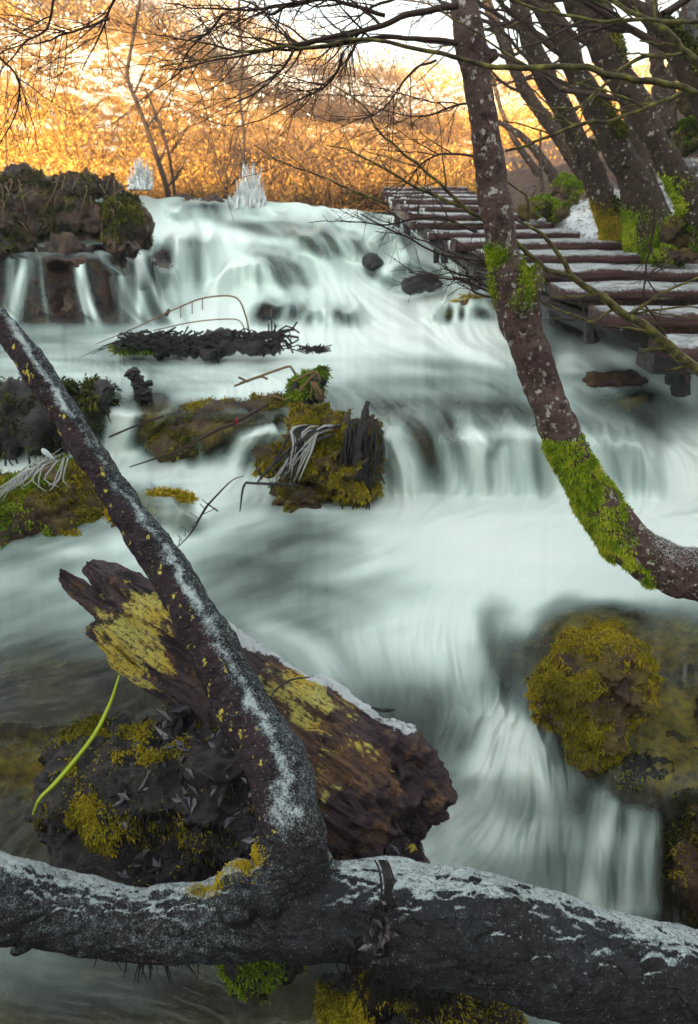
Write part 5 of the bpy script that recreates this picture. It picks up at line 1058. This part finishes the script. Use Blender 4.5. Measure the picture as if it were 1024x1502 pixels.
# ------------------------------------------------------------------ rotten log
rl = empty('rotten_log', W(430, 1100, 1.6), 'broken rotten log with yellow lichen and frosted edge under the dead limb', 'log')
A0, A1 = W(95, 850, 2.15), W(600, 1210, 1.46); ax = (A1 - A0) / np.linalg.norm(A1 - A0)
su = np.cross(ax, [0, -1, .9]); su /= np.linalg.norm(su); sv = np.cross(su, ax)
def RP(pts): return pxpath(pts)
parts = []
for pts in [[(88,842,9,2.15),(150,890,20,2.05),(230,960,34,1.92),(330,1040,52,1.78),(430,1110,82,1.64),(520,1170,92,1.54),(580,1215,82,1.48)],
            [(128,828,10,2.14),(190,870,28,2.04),(270,930,42,1.92),(360,1000,52,1.82),(450,1060,66,1.72),(530,1110,64,1.62),(600,1140,44,1.55)],
            [(135,915,9,2.05),(165,955,16,1.98),(215,1000,18,1.90),(290,1035,22,1.80),(380,1120,50,1.66)],
            [(560,1095,34,1.60),(610,1120,28,1.56),(628,1165,26,1.52),(612,1210,24,1.48)],
            [(590,1235,34,1.45),(606,1260,18,1.44),(612,1285,10,1.43)],
            [(450,1180,80,1.52),(520,1240,84,1.46),(560,1290,80,1.42)]]:
    Pp, rr = RP(pts); parts.append(tube(Pp, rr, 18, 40, rough=.12, seed=len(parts)))
vv, fl, nr_ = fuse(parts, .0075, 3)
rel0 = vv - A0; al = rel0 @ ax; ga = rel0 @ su; gb_ = rel0 @ sv
Q = np.stack([al * 4, ga * 30, gb_ * 30], -1)
g = fbm(Q, 1, 4, 40); endm = sstep(.55, .8, al / np.linalg.norm(A1 - A0)) * sstep(540, 590, pix(vv)[0])
d = (g * .015 + (-np.abs(fbm(Q * .5, 1, 3, 41)) + .25) * .026 - .012 * np.clip(.1 - np.abs(fbm(Q * np.array([.5, .35, .35]), 1, 3, 47)), 0, 1) / .1) + endm * (fbm(vv, 28, 4, 42) * .016 + fbm(vv, 12, 3, 43) * .022)
vv = vv + nr_ * d[:, None]; nr_ = vnormals(vv, fl); qx, qy = pix(vv)
lich = .95 * np.exp(-.5 * (((qx - 205) / 55) ** 2 + ((qy - 905) / 30) ** 2)) + .95 * np.exp(-.5 * (((qx - 175) / 60) ** 2 + ((qy - 975) / 34) ** 2)) + .7 * np.exp(-.5 * (((qx - 425) / 45) ** 2 + ((qy - 1010) / 40) ** 2)) + .55 * np.exp(-.5 * (((qx - 470) / 18) ** 2 + ((qy - 1170) / 70) ** 2)) + .4 * np.exp(-.5 * (((qx - 500) / 60) ** 2 + ((qy - 1080) / 40) ** 2)) + .6 * np.exp(-.5 * (((qx - 605) / 14) ** 2 + ((qy - 1245) / 20) ** 2))
lich = np.minimum(lich, 1) - .25
edge_d = qy - np.interp(qx, [80,125,150,200,260,345,400,450,520,590,625,650], [838,818,830,850,900,935,960,985,1030,1070,1095,1160])
snow = sstep(15, 2, edge_d + 5 * fbm(vv, 12, 2, 45)) * sstep(250, 350, qx) * sstep(640, 590, qx) * .9
mesh_obj('log_body', vv, fl, MAT['rotten'], rl, attrs={'along': al, 'ga': ga, 'gb': gb_, 'lich': lich, 'snow': snow, 'och': np.exp(-.5 * (((qx - 470) / 110) ** 2 + ((qy - 1090) / 110) ** 2)) * .75 - .1})
mb = MB()
add_tube(mb, [W(545,1038,1.7), W(560,1042,1.69), W(580,1041,1.68)], [.004, .006, .005], 6, 12, rough=.4); mb.build('broken_twig', MAT['root'], rl)
mb = MB(); add_tube(mb, [W(395, 1035, 1.52), W(402, 1015, 1.56), W(425, 998, 1.62), W(455, 993, 1.68)], [.002, .0035, .0035, .002], 6, 18)
mb.build('root_strand', MAT['root'], rl)

# green blade
mb = MB()
bl = catmull(np.array([W(175, 990, 1.70), W(162, 1030, 1.66), W(140, 1075, 1.60), (W(110, 1115, 1.55)), W(80, 1150, 1.50), W(58, 1172, 1.47), W(48, 1195, 1.46)]), 30)
wv = np.interp(np.arange(30), [0, 8, 22, 29], [.003, .0065, .0075, .003])
sdv = np.cross(np.gradient(bl, axis=0), [0, -1, .7]); sdv /= np.linalg.norm(sdv, axis=1)[:, None]; nv_ = np.cross(sdv, np.gradient(bl, axis=0)); nv_ /= np.linalg.norm(nv_, axis=1)[:, None]
v = np.stack([bl - sdv * wv[:, None], bl - nv_ * .0015, bl + sdv * wv[:, None], bl + nv_ * .001], 1).reshape(-1, 3); i, j = np.meshgrid(np.arange(29), np.arange(4), indexing='ij')
mb.add(v, np.stack([i*4+j, i*4+(j+1) % 4, (i+1)*4+(j+1) % 4, (i+1)*4+j], -1).reshape(-1, 4)); tag(mb.build('grass_blade', MAT['grass']), 'single bright yellow green reed blade bent over the root mound', 'grass blade')

# ------------------------------------------------------------------ haze in the valley air
hb = bpy.data.meshes.new('haze'); bm_ = bmesh.new(); bmesh.ops.create_cube(bm_, size=1)
for v_b in bm_.verts: v_b.co = Vector((v_b.co.x * 300, v_b.co.y * 260 + 60, (v_b.co.z + .5) * 62 - 4))
bm_.to_mesh(hb); bm_.free(); hz = bpy.data.objects.new('haze', hb); C.objects.link(hz)
hm = bpy.data.materials.new('haze'); hm.use_nodes = True; ht = hm.node_tree; ht.nodes.remove(ht.nodes['Principled BSDF'])
pv = ht.nodes.new('ShaderNodeVolumePrincipled'); pv.inputs['Color'].default_value = (.96, .93, .88, 1); pv.inputs['Density'].default_value = .0026; pv.inputs['Anisotropy'].default_value = .0
ht.links.new(pv.outputs[0], ht.nodes['Material Output'].inputs['Volume']); hb.materials.append(hm); tag(hz, 'thin pale haze in the valley air', 'haze', kind='stuff')
